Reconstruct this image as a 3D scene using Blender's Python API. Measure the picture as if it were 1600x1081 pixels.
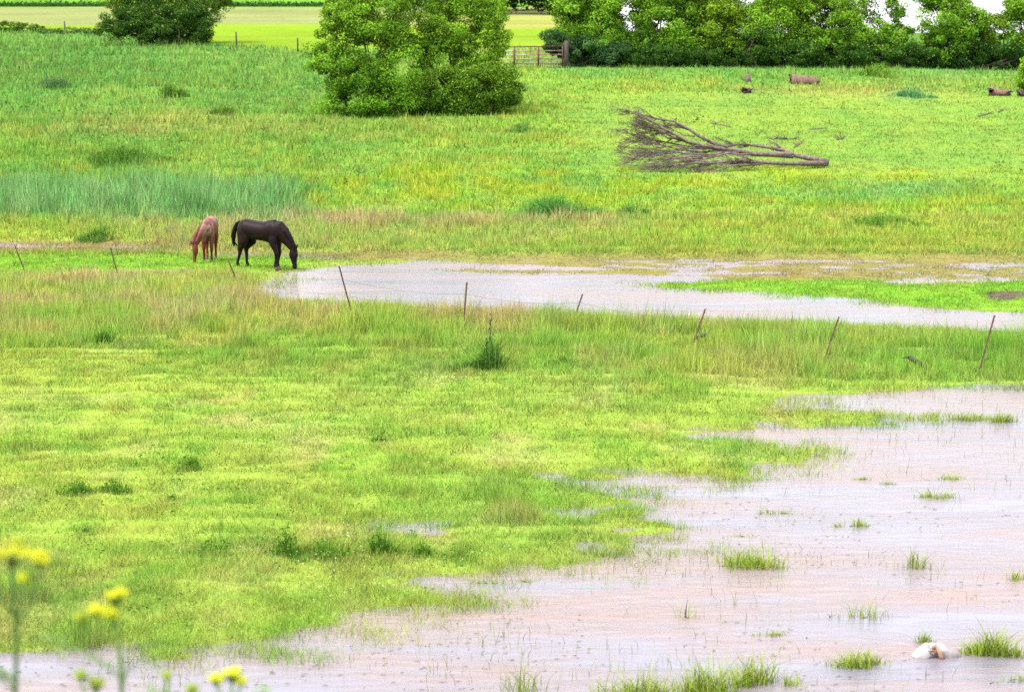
import bpy, bmesh, math, random
import numpy as np
from mathutils import Vector, Matrix

for o in list(bpy.data.objects):
    bpy.data.objects.remove(o)
SC = bpy.context.scene
COL = SC.collection
RNG = np.random.default_rng(7)
random.seed(7)

# ------------------------------------------------------------------ camera
FPX, HC, YH = 4000.0, 7.2, 45.0          # focal length in photo pixels, eye height, horizon row
PITCH = math.atan((540.5 - YH) / FPX)
cam = bpy.data.cameras.new("camera")
cam.sensor_width = 36.0
cam.lens = FPX / 1600 * 36.0
cam.clip_start = 0.5
cam.clip_end = 6000
cam.dof.use_dof = True
cam.dof.focus_distance = 62.0
cam.dof.aperture_fstop = 3.4
cam.dof.aperture_blades = 0
camo = bpy.data.objects.new("camera", cam)
camo.location = (0, 0, HC)
camo.rotation_euler = (math.pi / 2 - PITCH, 0, 0)
COL.objects.link(camo)
SC.camera = camo

# ------------------------------------------------------------------ world, sun, exposure
SUN_EL, SUN_AZ = math.radians(56), math.radians(-128)   # azimuth from +Y towards +X : behind the left shoulder
w = bpy.data.worlds.new("World")
SC.world = w
w.use_nodes = True
nt = w.node_tree
for n in list(nt.nodes):
    nt.nodes.remove(n)
N = nt.nodes.new
out = N("ShaderNodeOutputWorld"); bg = N("ShaderNodeBackground")
sky = N("ShaderNodeTexSky"); sky.sky_type = 'NISHITA'; sky.sun_disc = False
sky.sun_elevation = SUN_EL; sky.sun_rotation = SUN_AZ
sky.dust_density = 3.0
geo = N("ShaderNodeTexCoord"); sep = N("ShaderNodeSeparateXYZ")
nt.links.new(geo.outputs['Generated'], sep.inputs[0])
ramp = N("ShaderNodeMapRange"); ramp.clamp = True          # an overcast sky is brighter overhead than near the horizon
ramp.inputs['From Min'].default_value = 0.0; ramp.inputs['From Max'].default_value = 0.9
ramp.inputs['To Min'].default_value = 6.3; ramp.inputs['To Max'].default_value = 10.0
nt.links.new(sep.outputs['Z'], ramp.inputs['Value'])
cl = N("ShaderNodeTexNoise"); cl.inputs['Scale'].default_value = 3.0; cl.inputs['Detail'].default_value = 6
cr = N("ShaderNodeMapRange")
cr.inputs['From Min'].default_value = 0.3; cr.inputs['From Max'].default_value = 0.7
cr.inputs['To Min'].default_value = 0.85; cr.inputs['To Max'].default_value = 1.12
nt.links.new(geo.outputs['Generated'], cl.inputs['Vector'])
nt.links.new(cl.outputs[0], cr.inputs['Value'])
mul = N("ShaderNodeMath"); mul.operation = 'MULTIPLY'
nt.links.new(ramp.outputs[0], mul.inputs[0]); nt.links.new(cr.outputs[0], mul.inputs[1])
cc = N("ShaderNodeVectorMath"); cc.operation = 'SCALE'
cc.inputs[0].default_value = (0.985, 0.965, 1.05)
nt.links.new(mul.outputs[0], cc.inputs['Scale'])
mx = N("ShaderNodeMix"); mx.data_type = 'RGBA'; mx.inputs[0].default_value = 0.86
nt.links.new(sky.outputs[0], mx.inputs[6]); nt.links.new(cc.outputs[0], mx.inputs[7])
nt.links.new(mx.outputs[2], bg.inputs['Color'])
bg.inputs['Strength'].default_value = 0.1
nt.links.new(bg.outputs[0], out.inputs[0])

sl = bpy.data.lights.new("sun", 'SUN')
sl.energy = 2.0; sl.angle = math.radians(12); sl.color = (1.0, 0.96, 0.9)
so = bpy.data.objects.new("sun", sl)
dvec = Vector((math.sin(SUN_AZ) * math.cos(SUN_EL), math.cos(SUN_AZ) * math.cos(SUN_EL), math.sin(SUN_EL)))
so.rotation_euler = dvec.to_track_quat('Z', 'Y').to_euler()
so.location = (0, 0, 60)
COL.objects.link(so)

SC.view_settings.view_transform = 'Standard'
SC.view_settings.look = 'None'
SC.view_settings.exposure = 1.72
SC.view_settings.gamma = 1.0
SC.cycles.use_denoising = False
SC.cycles.max_bounces = 6
SC.cycles.diffuse_bounces = 3
SC.cycles.transmission_bounces = 3

# ------------------------------------------------------------------ numeric helpers
def sm(a, b, x):
    t = np.clip((np.asarray(x, float) - a) / (b - a), 0, 1)
    return t * t * (3 - 2 * t)

def _h(ix, iy, s):
    n = (ix.astype(np.int64) * 374761393 + iy.astype(np.int64) * 668265263 + s * 982451653) & 0xFFFFFFFF
    n = ((n ^ (n >> 13)) * 1274126177) & 0xFFFFFFFF
    n = (n ^ (n >> 16)) & 0xFFFFFFFF
    return n / 4294967295.0

def vn(x, y, s=0):
    x = np.asarray(x, float); y = np.asarray(y, float)
    ix = np.floor(x); iy = np.floor(y); fx = x - ix; fy = y - iy
    fx = fx * fx * (3 - 2 * fx); fy = fy * fy * (3 - 2 * fy)
    a = _h(ix, iy, s); b = _h(ix + 1, iy, s); c = _h(ix, iy + 1, s); d = _h(ix + 1, iy + 1, s)
    return (a * (1 - fx) + b * fx) * (1 - fy) + (c * (1 - fx) + d * fx) * fy

def fbm(x, y, s=0, o=4):
    t = 0; a = .5; k = 0
    for i in range(o):
        t = t + a * vn(x * 2 ** i + 17.3 * i, y * 2 ** i - 9.1 * i, s + i); k += a; a *= .5
    return t / k

cp, sp = math.cos(PITCH), math.sin(PITCH)
def w2px(x, y, z):
    """world point -> photo pixel (used once, to find which stretch of the pasture a point belongs to)"""
    dz = z - HC
    f = y * cp - dz * sp
    v = -y * sp - dz * cp
    return 800 + FPX * x / f, 540.5 + FPX * v / f

def ray(px, py):
    u = (px - 800) / FPX; v = (py - 540.5) / FPX
    return np.array([u, cp - v * sp, -sp - v * cp])

def flat(px, py, z=0.0):
    d = ray(px, py); t = (z - HC) / d[2]
    return d[0] * t, d[1] * t

# ------------------------------------------------------------------ terrain
NEAR = [(-300, 1032), (0, 1020), (120, 1014), (200, 1013), (290, 1030), (325, 1016), (389, 1010), (419, 993), (487, 979), (537, 962),
        (560, 952), (635, 945), (689, 939), (650, 920), (629, 908), (655, 896), (700, 901), (740, 898), (788, 894), (852, 892), (940, 873),
        (1000, 856), (1049, 840), (1049, 822), (1030, 812), (982, 800), (897, 802), (900, 794), (982, 785), (930, 774), (887, 764), (850, 750), (806, 739),
        (947, 746), (1045, 740), (1155, 739), (1169, 728), (1240, 718), (1262, 708), (1206, 694), (1140, 680), (1128, 676), (1206, 664), (1281, 668),
        (1330, 657), (1375, 649), (1330, 645), (1240, 644), (1255, 636), (1300, 637), (1285, 625), (1337, 610), (1412, 607),
        (1525, 598), (1600, 601), (2100, 606), (2100, 1500), (-600, 1500)]
FAR = [(385, 455), (415, 441), (450, 431), (470, 423), (505, 417), (545, 413), (600, 409), (690, 408), (790, 412), (905, 416), (985, 422), (880, 423), (740, 421),
       (700, 424), (790, 428), (905, 428), (1005, 430), (1075, 431), (1135, 436), (1080, 441), (1030, 444), (1050, 450), (1112, 455), (1225, 461), (1337, 466), (1394, 477), (1450, 481), (1525, 485), (1600, 490), (1800, 500),
       (1800, 530), (1600, 526), (1500, 520), (1300, 512), (1150, 502), (1000, 498), (850, 490), (700, 484), (550, 478), (420, 468)]
EXTRA = [[(-80, 381), (0, 378), (55, 378), (88, 381), (40, 385), (-80, 386)],
         [(335, 398), (370, 396), (430, 396), (475, 399), (430, 401), (360, 401)],
         [(1385, 440), (1440, 437), (1600, 436), (1600, 440), (1480, 442), (1400, 444)],
         [(1040, 427), (1075, 425), (1122, 427), (1085, 430)],
         [(855, 853), (875, 851), (890, 854), (870, 857)],
         [(640, 818), (680, 815), (690, 820), (655, 823)],
         [(800, 744), (835, 736), (950, 744), (965, 764), (905, 768), (858, 757)],
         [(1090, 668), (1118, 665), (1126, 668), (1105, 671)]]

def sdf(x, y, poly):
    """signed distance to a polygon given in photo pixels on the flood plane, positive inside"""
    P = np.array([flat(a, b) for a, b in poly])
    Q = np.roll(P, -1, 0)
    best = np.full(x.shape, 1e9); ins = np.zeros(x.shape, bool)
    for (ax, ay), (bx, by) in zip(P, Q):
        ex, ey = bx - ax, by - ay
        t = np.clip(((x - ax) * ex + (y - ay) * ey) / (ex * ex + ey * ey + 1e-12), 0, 1)
        best = np.minimum(best, (x - ax - t * ex) ** 2 + (y - ay - t * ey) ** 2)
        c = (ay > y) != (by > y)
        if abs(ey) > 1e-12:
            ins ^= c & (x < ax + (y - ay) * ex / ey)
    return np.sqrt(best) * np.where(ins, 1, -1)

def zfun(x, y):
    x = np.asarray(x, float); y = np.asarray(y, float)
    bank = np.interp(y, [-60, 2, 4, 10, 15, 20, 22.5, 25], [5.7, 5.7, 5.45, 3.75, 2.35, .85, .25, 0])
    t = np.maximum(0, y - 86 - 0.06 * x)
    hill = 0.075 * (t - 12 * (1 - np.exp(-t / 12)))
    h175 = 0.075 * (89 - 12)
    yy = np.maximum(0, y - 175)
    left = np.where(y > 175, h175 + 0.0225 * np.minimum(yy, 900) , hill)
    right = np.where(y > 166, np.maximum(0, 1) * (4.95 - 2.9 * sm(166, 230, y)), hill)
    m = sm(0.018, 0.05, x / np.maximum(y, 1)) * sm(164, 174, y)
    z = left * (1 - m) + right * m
    und = (fbm(x * .09, y * .09, 5) - .5) * .55 * sm(92, 120, y) + (fbm(x * .5, y * .5, 9, 3) - .5) * .10 * sm(90, 100, y)
    z = z + und * (1 - sm(175, 230, y))
    # shallow flood basin: the ground dips below the water plane
    near = (y > 20) & (y < 100) & (np.abs(x) < 60)
    s = np.full(x.shape, -9.0)
    if near.any():
        xs, ys = x[near], y[near]
        q = np.maximum(sdf(xs, ys, NEAR), sdf(xs, ys, FAR))
        for e in EXTRA:
            q = np.maximum(q, sdf(xs, ys, e))
        s[near] = q
    basin = np.where(s > 0, -np.minimum(s * 0.048 + .02 * sm(0, .3, s), .3), np.minimum(-s * 0.05, .13))
    FLATS = [(600, 405), (760, 402), (1000, 402), (1300, 404), (1660, 409), (1660, 433), (1400, 436), (1150, 430), (1000, 421), (800, 411)]
    if near.any():
        sh = np.zeros(x.shape); sh[near] = sm(-.6, .8, sdf(xs, ys, FLATS))
        FL2 = [(-150, 377), (130, 378), (260, 384), (330, 395), (480, 397), (620, 402), (840, 407), (640, 410), (505, 414), (470, 405), (330, 402), (150, 393), (-150, 391)]
        sh[near] = np.maximum(sh[near], sm(-.6, .7, sdf(xs, ys, FL2)))
        basin = basin - sh * (basin - .002)
    rag = (fbm(x * .55, y * .6, 21, 5) - .5) * np.where(y > 60, .08, .17) + (fbm(x * 1.9, y * 2.0, 30, 3) - .5) * .10 * np.where(y < 60, 1, .5)
    rag = np.where(s < -.9, np.maximum(rag, -.02), rag)
    return z + bank + basin + rag * (1 - sm(100, 130, y)) * sm(18, 26, y)

gx = np.concatenate([-np.geomspace(1500, 102, 16), np.arange(-100, -25, 1.25), np.arange(-25, 25.01, .25), np.arange(26.25, 101, 1.25), np.geomspace(102, 1500, 16)])
gy = np.concatenate([np.arange(-40, 21, 2.0), np.arange(22, 97, .22), np.arange(97, 184, .8), np.arange(184, 240, 1.6), np.arange(240, 700, 4.0), np.geomspace(700, 3000, 24)])
GX, GY = np.meshgrid(gx, gy)
GZ = zfun(GX.ravel(), GY.ravel()).reshape(GX.shape)

def gz(x, y):
    x = np.asarray(x, float); y = np.asarray(y, float)
    i = np.clip(np.searchsorted(gx, x) - 1, 0, len(gx) - 2)
    j = np.clip(np.searchsorted(gy, y) - 1, 0, len(gy) - 2)
    fx = (x - gx[i]) / (gx[i + 1] - gx[i]); fy = (y - gy[j]) / (gy[j + 1] - gy[j])
    return (GZ[j, i] * (1 - fx) + GZ[j, i + 1] * fx) * (1 - fy) + (GZ[j + 1, i] * (1 - fx) + GZ[j + 1, i + 1] * fx) * fy

_T = np.concatenate([np.arange(3, 220, .05), np.arange(220, 1500, 1)])
def ground(px, py, zmin=None):
    """where the sight line of a photo pixel meets the ground"""
    d = ray(px, py)
    X, Y, Z = d[0] * _T, d[1] * _T, HC + d[2] * _T
    g = gz(X, Y)
    if zmin is not None:
        g = np.maximum(g, zmin)
    k = np.argmax(Z < g) if (Z < g).any() else len(_T) - 1
    return Vector((X[k], Y[k], float(g[k])))

def at_depth(px, py, Y):
    d = ray(px, py); t = Y / d[1]
    return Vector((d[0] * t, Y, HC + d[2] * t))

# ------------------------------------------------------------------ what grows where (real plant colours, fixed to the ground)
def C(*a):
    return np.array(a, float)
YG, GR, ST = C(.208, .283, .042), C(.160, .262, .042), C(.27, .272, .095)
def lerp(c, d, m):
    return c * (1 - m[:, None]) + d * m[:, None]

def sward(px, py, wx, wy):
    """colour, tip colour, blade height, blade density of the sward at world points"""
    n = len(px)
    a = fbm(wx * .22, wy * .13, 40, 5); b = fbm(wx * .6, wy * .35, 50, 4); c = fbm(wx * 1.7, wy * 1.1, 60, 3); e = fbm(wx*.05, wy*.05, 66, 3)
    wob = (fbm(wx * .35, wy * .2, 70, 3) - .5)
    col = lerp(np.tile(YG, (n, 1)), GR, sm(.42, .72, a) * .5)
    col = lerp(col, ST, sm(.58, .78, b) * .35)
    col = lerp(col, C(.17, .29, .035), sm(.52, .7, c) * .5)
    h = .04 + .045 * sm(.4, .75, a) + .035 * c
    den = np.ones(n)
    tip = col.copy()
    # ---- hill pasture
    hill = sm(345, 325, py + 25 * wob)
    hc = lerp(np.tile(C(.165, .272, .036), (n, 1)), C(.11, .232, .035), sm(.42, .66, a))
    hc = lerp(hc, C(.25, .30, .035), sm(.55, .75, b) * .7)
    cool = sm(330, 60, py) * sm(780, 480, px)
    hc = lerp(hc, C(.10, .222, .042) * (.8 + .4 * b)[:, None], cool * .75)
    mown = sm(820, 960, px) * sm(135, 160, py) * sm(300, 262, py + 40 * wob)
    hc = lerp(hc, lerp(np.tile(C(.166, .255, .040), (n, 1)), C(.135, .240, .040), sm(.4, .7, a)), mown * .9)
    yb = sm(255, 275, py + 40 * wob) * sm(345, 315, py) * sm(440, 560, px)
    hc = lerp(hc, C(.225, .30, .022), yb * sm(.38, .6, b) * .8)
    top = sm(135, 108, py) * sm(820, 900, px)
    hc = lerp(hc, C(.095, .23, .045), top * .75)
    for (cx, cy, rx, ry, k, m) in [(290, 190, 190, 13, C(.26, .24, .06), .4), (1330, 142, 190, 12, C(.27, .25, .07), .45), (190, 205, 130, 10, C(.26, .24, .07), .35),
                                   (560, 205, 200, 14, C(.22, .27, .05), .5), (1480, 120, 60, 12, C(.11, .24, .06), .5), (1420, 148, 30, 8, C(.09, .25, .09), .7),
                                   (1310, 305, 250, 10, C(.10, .24, .05), .55), (1430, 295, 110, 13, C(.10, .23, .07), .6), (100, 100, 160, 35, C(.06, .16, .03), .5),
                                   (60, 245, 130, 10, C(.10, .2, .02), .5), (30, 340, 80, 14, C(.19, .30, .02), .9)]:
        q = np.exp(-((px - cx) / rx) ** 2 - ((py - cy) / ry) ** 2)
        hc = lerp(hc, k, q * m)
    hh = .08 + .10 * sm(.4, .7, b) * (1 - mown) + .08 * cool + .08 * c
    hh = hh * (1 - .5 * mown)
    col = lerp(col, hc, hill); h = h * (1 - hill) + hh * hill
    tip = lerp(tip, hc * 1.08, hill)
    # ---- bluish rushes behind the horses
    reed = sm(520, 430, px + 90 * wob) * sm(276, 304, py + 40 * wob) * sm(350, 332, py + 26 * wob - .03 * px)
    rv = (.75 + .5 * vn(wx * 1.3, wy * .5, 160))[:, None]
    col = lerp(col, C(.10, .225, .055) * rv, reed); tip = lerp(tip, C(.135, .29, .085) * rv, reed); h = h * (1 - reed) + (.38 + .3 * vn(wx * 1.1, wy * .7, 161)) * reed
    # ---- reddish seed-head belt
    belt = sm(330, 346, py + 20 * wob) * sm(412, 385, py + 14 * wob)
    pk = belt * (sm(120, 300, px) * sm(1120, 800, px) * .9 + .12) * sm(.25, .6, b + .05) * np.maximum(sm(362, 345, py + 20 * wob), .4 * sm(560, 420, px) + .15)
    yg2 = belt * (1 - sm(120, 300, px) * sm(1120, 800, px))
    col = lerp(col, C(.21, .27, .025), yg2 * .7)
    col = lerp(col, C(.25, .245, .055), pk * .8); tip = lerp(tip, C(.36, .255, .15), pk * .8); h = h * (1 - belt) + (.15 + .2 * pk) * belt
    # ---- flooded flats
    fl = sm(390, 404, py + 8 * wob) * sm(446, 436, py) * sm(640, 800, px)
    fl = np.maximum(fl, sm(374, 380, py) * sm(398, 392, py) * sm(340, 220, px)); fl = np.maximum(fl, sm(388, 396, py) * sm(410, 403, py) * sm(300, 350, px) * sm(800, 700, px))
    col = lerp(col, C(.185, .155, .055), fl * .85); tip = lerp(tip, C(.205, .165, .07), fl * .85); h = h * (1 - .6 * fl)
    isl = sm(434, 441, py) * sm(500, 470, py - .02 * (px - 1300)) * sm(1000, 1080, px)
    isl = np.maximum(isl, sm(396, 403, py) * sm(428, 418, py) * sm(520, 430, px))
    col = lerp(col, C(.125, .27, .022), isl * .9); tip = lerp(tip, C(.15, .30, .03), isl * .9); h = h * (1 - isl) + .06 * isl
    mud = np.exp(-((px - 1575) / 45) ** 2 - ((py - 461) / 8) ** 2)
    mud = sm(.35, .6, mud + (c - .5) * .8)
    col = lerp(col, C(.085, .068, .055) * (.6 + .8 * vn(wx * 5, wy * 4, 180))[:, None], mud); den = den * (1 - .72 * mud)
    tr = sm(420, 424, py) * sm(432, 427, py) * sm(620, 300, px) * sm(.4, .55, b)       # trodden strip at the pool edge
    col = lerp(col, C(.26, .19, .11), tr * .8); tip = lerp(tip, C(.26, .19, .11), tr * .8); h = h * (1 - .5 * tr)
    # ---- tall rank grass along the fence
    low = np.interp(px, [0, 450, 1000, 1250, 1600], [575, 575, 585, 592, 588])
    tall = sm(low + 20, low - 70, py + 150 * wob) * sm(424, 440, py) * np.maximum(sm(430, 350, px), sm(0, 16, py - np.interp(px, [385, 420, 700, 1000, 1300, 1600], [456, 467, 484, 500, 514, 526])))
    tc = lerp(np.tile(C(.215, .290, .034), (n, 1)), C(.155, .272, .032), sm(.46, .68, a))
    tc = lerp(tc, C(.27, .25, .07), sm(.5, .72, b) * .6)
    tc = lerp(tc, C(.125, .275, .03), sm(1150, 1350, px) * sm(520, 555, py) * .7)
    col = lerp(col, tc, tall)
    sp_ = sm(560, 455, py) * (.35 + .65 * sm(.35, .6, b))
    tip = lerp(tip, lerp(tc * 1.1, C(.34, .255, .13), sp_ * .72), tall)
    h = h * (1 - tall) + (.12 + .17 * sm(.3, .7, a) + .12 * c) * tall
    # ---- fields beyond the pasture fence
    fld = sm(-3, 3, wy - np.interp(px, [-100, 0, 150, 330, 480, 900], [230, 228, 220, 178, 172, 178]))
    pyo = py; py = py + 7 * (fbm(wx * .03, wy * .02, 91, 4) - .5) + 1.2 * (vn(wx * .25, wy * .1, 92) - .5)
    fc = np.where((py > 39)[:, None], C(.158, .250, .020), np.where((py > 13)[:, None], C(.185, .215, .075), C(.105, .235, .026)))
    fc = np.where(((py > 27) & (px > 650) & (py < 44))[:, None], C(.215, .235, .055), fc)
    fc = np.where((px > 885)[:, None], C(.07, .15, .025), fc)
    fc = fc * (.72 + .4 * fbm(wx * .12, wy * .06, 88, 5) + .16 * vn(wx * .02, wy * .5, 89))[:, None]; py = pyo
    col = lerp(col, fc, fld)
    h = h * (1 - .6 * fld)
    # ---- bank under the camera
    bk = sm(27, 24, wy)
    col = lerp(col, C(.12, .23, .025), bk)
    # straw thatch and clover patches of the grazed foreground
    fg = sm(560, 640, py) * (1 - tall)
    col = lerp(col, C(.29, .25, .09), fg * sm(.60, .74, fbm(wx * .8, wy * .5, 90, 4)) * .4)
    col = lerp(col, C(.09, .21, .025), fg * sm(.64, .76, fbm(wx * 1.3, wy * 1.0, 95, 3)) * .5)
    dk = fg * sm(.70, .78, fbm(wx * 1.1, wy * .9, 97, 3))
    h = h * (1 + 1.3 * dk); tip = lerp(tip, col * 1.05, fg)
    den = den * (1 - fld)
    return col, tip, h, den

# ------------------------------------------------------------------ object helpers
def tag(o, label=None, cat=None, group=None, kind=None):
    if label: o['label'] = label
    if cat: o['category'] = cat
    if group: o['group'] = group
    if kind: o['kind'] = kind
    return o

def root(name, loc, label, cat, rz=0.0, group=None):
    o = bpy.data.objects.new(name, None)
    o.empty_display_size = .2
    COL.objects.link(o); o.location = loc; o.rotation_euler = (0, 0, rz)
    return tag(o, label, cat, group)

def bulk(name, V, F, mat, colors=None, parent=None, smooth=False, n=None):
    """V (N,3) and F (M,k) arrays -> one mesh object"""
    V = np.asarray(V, np.float32); F = np.asarray(F, np.int32); k = F.shape[1]
    me = bpy.data.meshes.new(name)
    me.vertices.add(len(V)); me.vertices.foreach_set('co', V.ravel())
    me.loops.add(F.size); me.loops.foreach_set('vertex_index', F.ravel())
    me.polygons.add(len(F))
    me.polygons.foreach_set('loop_start', np.arange(0, F.size, k, dtype=np.int32))
    me.polygons.foreach_set('loop_total', np.full(len(F), k, np.int32))
    if smooth:
        me.polygons.foreach_set('use_smooth', np.ones(len(F), bool))
    if colors is not None:
        ca = me.color_attributes.new('Col', 'FLOAT_COLOR', 'POINT')
        cc = np.ones((len(V), 4), np.float32); cc[:, :3] = colors
        ca.data.foreach_set('color', cc.ravel())
    me.materials.append(mat)
    me.update(calc_edges=True)
    o = bpy.data.objects.new(name, me)
    COL.objects.link(o)
    if parent is not None: o.parent = parent
    return o

class MB:
    """collects tubes and lofts; build() links them as one mesh"""
    def __init__(s): s.v = []; s.f = []
    def ring_loft(s, rings, cap=True):
        b = len(s.v); k = len(rings[0])
        for r in rings: s.v.extend([tuple(p) for p in r])
        for i in range(len(rings) - 1):
            for j in range(k):
                a = b + i * k + j; c = b + i * k + (j + 1) % k
                s.f.append((a, c, c + k, a + k))
        if cap:
            s.f.append(tuple(b + j for j in reversed(range(k))))
            s.f.append(tuple(b + (len(rings) - 1) * k + j for j in range(k)))
    def tube(s, pts, rad, k=7, cap=True):
        pts = [Vector(p) for p in pts]
        if not hasattr(rad, '__len__'): rad = [rad] * len(pts)
        rings = []; up = None
        for i, p in enumerate(pts):
            t = (pts[min(i + 1, len(pts) - 1)] - pts[max(i - 1, 0)]).normalized()
            if up is None:
                up = Vector((0, 0, 1)) if abs(t.z) < .9 else Vector((1, 0, 0))
            u = t.cross(up).normalized(); v = u.cross(t).normalized(); up = v
            rings.append([p + (u * math.cos(a) + v * math.sin(a)) * rad[i] for a in [2 * math.pi * j / k for j in range(k)]])
        s.ring_loft(rings, cap)
    def blob(s, c, r, k=6, m=4):
        c = Vector(c); rx, ry, rz = r if hasattr(r, '__len__') else (r, r, r)
        rings = []
        for i in range(m + 1):
            a = math.pi * (i + .02) / (m + .04) - math.pi / 2
            rings.append([c + Vector((math.cos(a) * math.cos(q) * rx, math.cos(a) * math.sin(q) * ry, math.sin(a) * rz)) for q in [2 * math.pi * j / k for j in range(k)]])
        s.ring_loft(rings)
    def box(s, c, d, M=None):
        c = Vector(c); b = len(s.v)
        for sx in (-1, 1):
            for sy in (-1, 1):
                for sz in (-1, 1):
                    p = Vector((sx * d[0] / 2, sy * d[1] / 2, sz * d[2] / 2))
                    if M: p = M @ p
                    s.v.append(tuple(c + p))
        for q in [(0, 1, 3, 2), (4, 6, 7, 5), (0, 4, 5, 1), (2, 3, 7, 6), (0, 2, 6, 4), (1, 5, 7, 3)]:
            s.f.append(tuple(b + i for i in q))
    def build(s, name, mat, parent=None, smooth=True):
        me = bpy.data.meshes.new(name)
        me.from_pydata(s.v, [], s.f)
        if smooth:
            me.polygons.foreach_set('use_smooth', [True] * len(me.polygons))
        me.materials.append(mat); me.update()
        o = bpy.data.objects.new(name, me); COL.objects.link(o)
        if parent is not None: o.parent = parent
        return o

# ------------------------------------------------------------------ materials
def mat_new(name):
    m = bpy.data.materials.new(name); m.use_nodes = True
    t = m.node_tree
    for n in list(t.nodes): t.nodes.remove(n)
    o = t.nodes.new('ShaderNodeOutputMaterial')
    return m, t, o

def mat_leaf(name, trans=.35, gloss=.0, soft=.0, crown=.0):
    m, t, o = mat_new(name)
    at = t.nodes.new('ShaderNodeAttribute'); at.attribute_name = 'Col'
    d = t.nodes.new('ShaderNodeBsdfDiffuse'); tr = t.nodes.new('ShaderNodeBsdfTranslucent')
    mx = t.nodes.new('ShaderNodeMixShader'); mx.inputs[0].default_value = trans
    if soft > 0:      # grass: a blade's many curled faces average towards the turf's own normal
        ge = t.nodes.new('ShaderNodeNewGeometry'); up = t.nodes.new('ShaderNodeMix'); up.data_type = 'VECTOR'
        up.inputs[0].default_value = soft; up.inputs[5].default_value = (0, 0, 1)
        nn_ = t.nodes.new('ShaderNodeVectorMath'); nn_.operation = 'NORMALIZE'
        t.links.new(ge.outputs['Normal'], up.inputs[4]); t.links.new(up.outputs[1], nn_.inputs[0]); t.links.new(nn_.outputs[0], d.inputs['Normal'])
    if crown > 0:     # leaves of a spray share its outward facing
        ge = t.nodes.new('ShaderNodeNewGeometry'); up = t.nodes.new('ShaderNodeMix'); up.data_type = 'VECTOR'
        an = t.nodes.new('ShaderNodeAttribute'); an.attribute_name = 'Out'
        up.inputs[0].default_value = crown
        nn_ = t.nodes.new('ShaderNodeVectorMath'); nn_.operation = 'NORMALIZE'
        t.links.new(ge.outputs['Normal'], up.inputs[4]); t.links.new(an.outputs['Vector'], up.inputs[5])
        t.links.new(up.outputs[1], nn_.inputs[0]); t.links.new(nn_.outputs[0], d.inputs['Normal'])
    t.links.new(at.outputs['Color'], d.inputs[0]); t.links.new(at.outputs['Color'], tr.inputs[0])
    t.links.new(d.outputs[0], mx.inputs[1]); t.links.new(tr.outputs[0], mx.inputs[2])
    last = mx
    if gloss > 0:
        g = t.nodes.new('ShaderNodeBsdfGlossy'); g.inputs['Roughness'].default_value = .45
        g.inputs[0].default_value = (.9, .9, .9, 1)
        m2 = t.nodes.new('ShaderNodeMixShader'); m2.inputs[0].default_value = gloss
        t.links.new(mx.outputs[0], m2.inputs[1]); t.links.new(g.outputs[0], m2.inputs[2]); last = m2
    t.links.new(last.outputs[0], o.inputs[0])
    return m

def mat_solid(name, c1, c2=None, scale=8.0, rough=.8, bump=.0, metal=0.0, stretch=(1, 1, 1), spec=.3):
    m, t, o = mat_new(name)
    p = t.nodes.new('ShaderNodeBsdfPrincipled'); p.inputs['Roughness'].default_value = rough; p.inputs['Metallic'].default_value = metal
    p.inputs['Specular IOR Level'].default_value = spec
    tc = t.nodes.new('ShaderNodeTexCoord'); mp = t.nodes.new('ShaderNodeMapping'); mp.inputs['Scale'].default_value = stretch
    t.links.new(tc.outputs['Object'], mp.inputs[0])
    nz = t.nodes.new('ShaderNodeTexNoise'); nz.inputs['Scale'].default_value = scale; nz.inputs['Detail'].default_value = 5
    t.links.new(mp.outputs[0], nz.inputs['Vector'])
    if c2 is not None:
        mr = t.nodes.new('ShaderNodeMapRange'); mr.inputs['From Min'].default_value = .35; mr.inputs['From Max'].default_value = .65
        t.links.new(nz.outputs[0], mr.inputs[0])
        mx = t.nodes.new('ShaderNodeMix'); mx.data_type = 'RGBA'
        mx.inputs[6].default_value = (*c1, 1); mx.inputs[7].default_value = (*c2, 1)
        t.links.new(mr.outputs[0], mx.inputs[0]); t.links.new(mx.outputs[2], p.inputs['Base Color'])
    else:
        p.inputs['Base Color'].default_value = (*c1, 1)
    if bump > 0:
        b = t.nodes.new('ShaderNodeBump'); b.inputs['Strength'].default_value = bump; b.inputs['Distance'].default_value = .02
        t.links.new(nz.outputs[0], b.inputs['Height']); t.links.new(b.outputs[0], p.inputs['Normal'])
    t.links.new(p.outputs[0], o.inputs[0])
    return m

M_GRASS = mat_leaf('grass_blades', .30, 0, .55)
M_LEAF = mat_leaf('foliage', .18, 0, 0, .36)
M_BARK = mat_solid('bark', (.10, .075, .055), (.055, .042, .035), 14, .9, .6, stretch=(1, 1, .3))
M_DEAD = mat_solid('dead_wood', (.18, .145, .115), (.075, .058, .046), 10, .85, .6)
M_DEADT = mat_solid('dead_twigs', (.15, .115, .092), (.075, .056, .044), 6, .9)
M_LOG = mat_solid('log_bark', (.20, .12, .09), (.10, .06, .05), 9, .9, .7)
M_LOGEND = mat_solid('log_end', (.10, .06, .045), (.05, .035, .03), 20, .9, .4)
M_DARKWOOD = mat_solid('wet_wood', (.028, .024, .02), (.06, .05, .042), 12, .7, .5)
M_POST = mat_solid('rusty_post', (.14, .065, .045), (.085, .05, .042), 12, .75, .3)
M_WIRE = mat_solid('fence_wire', (.16, .10, .08), (.10, .07, .06), 3, .6)
M_GATE = mat_solid('gate_rust', (.085, .026, .02), (.06, .026, .022), 5, .6, .2)
M_RAIL = mat_solid('gate_rail_lit', (.34, .28, .27), (.20, .07, .05), 1.6, .5, .1, stretch=(1, 1, 1))  # highlights on the bars put into the colour, over rust

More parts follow.
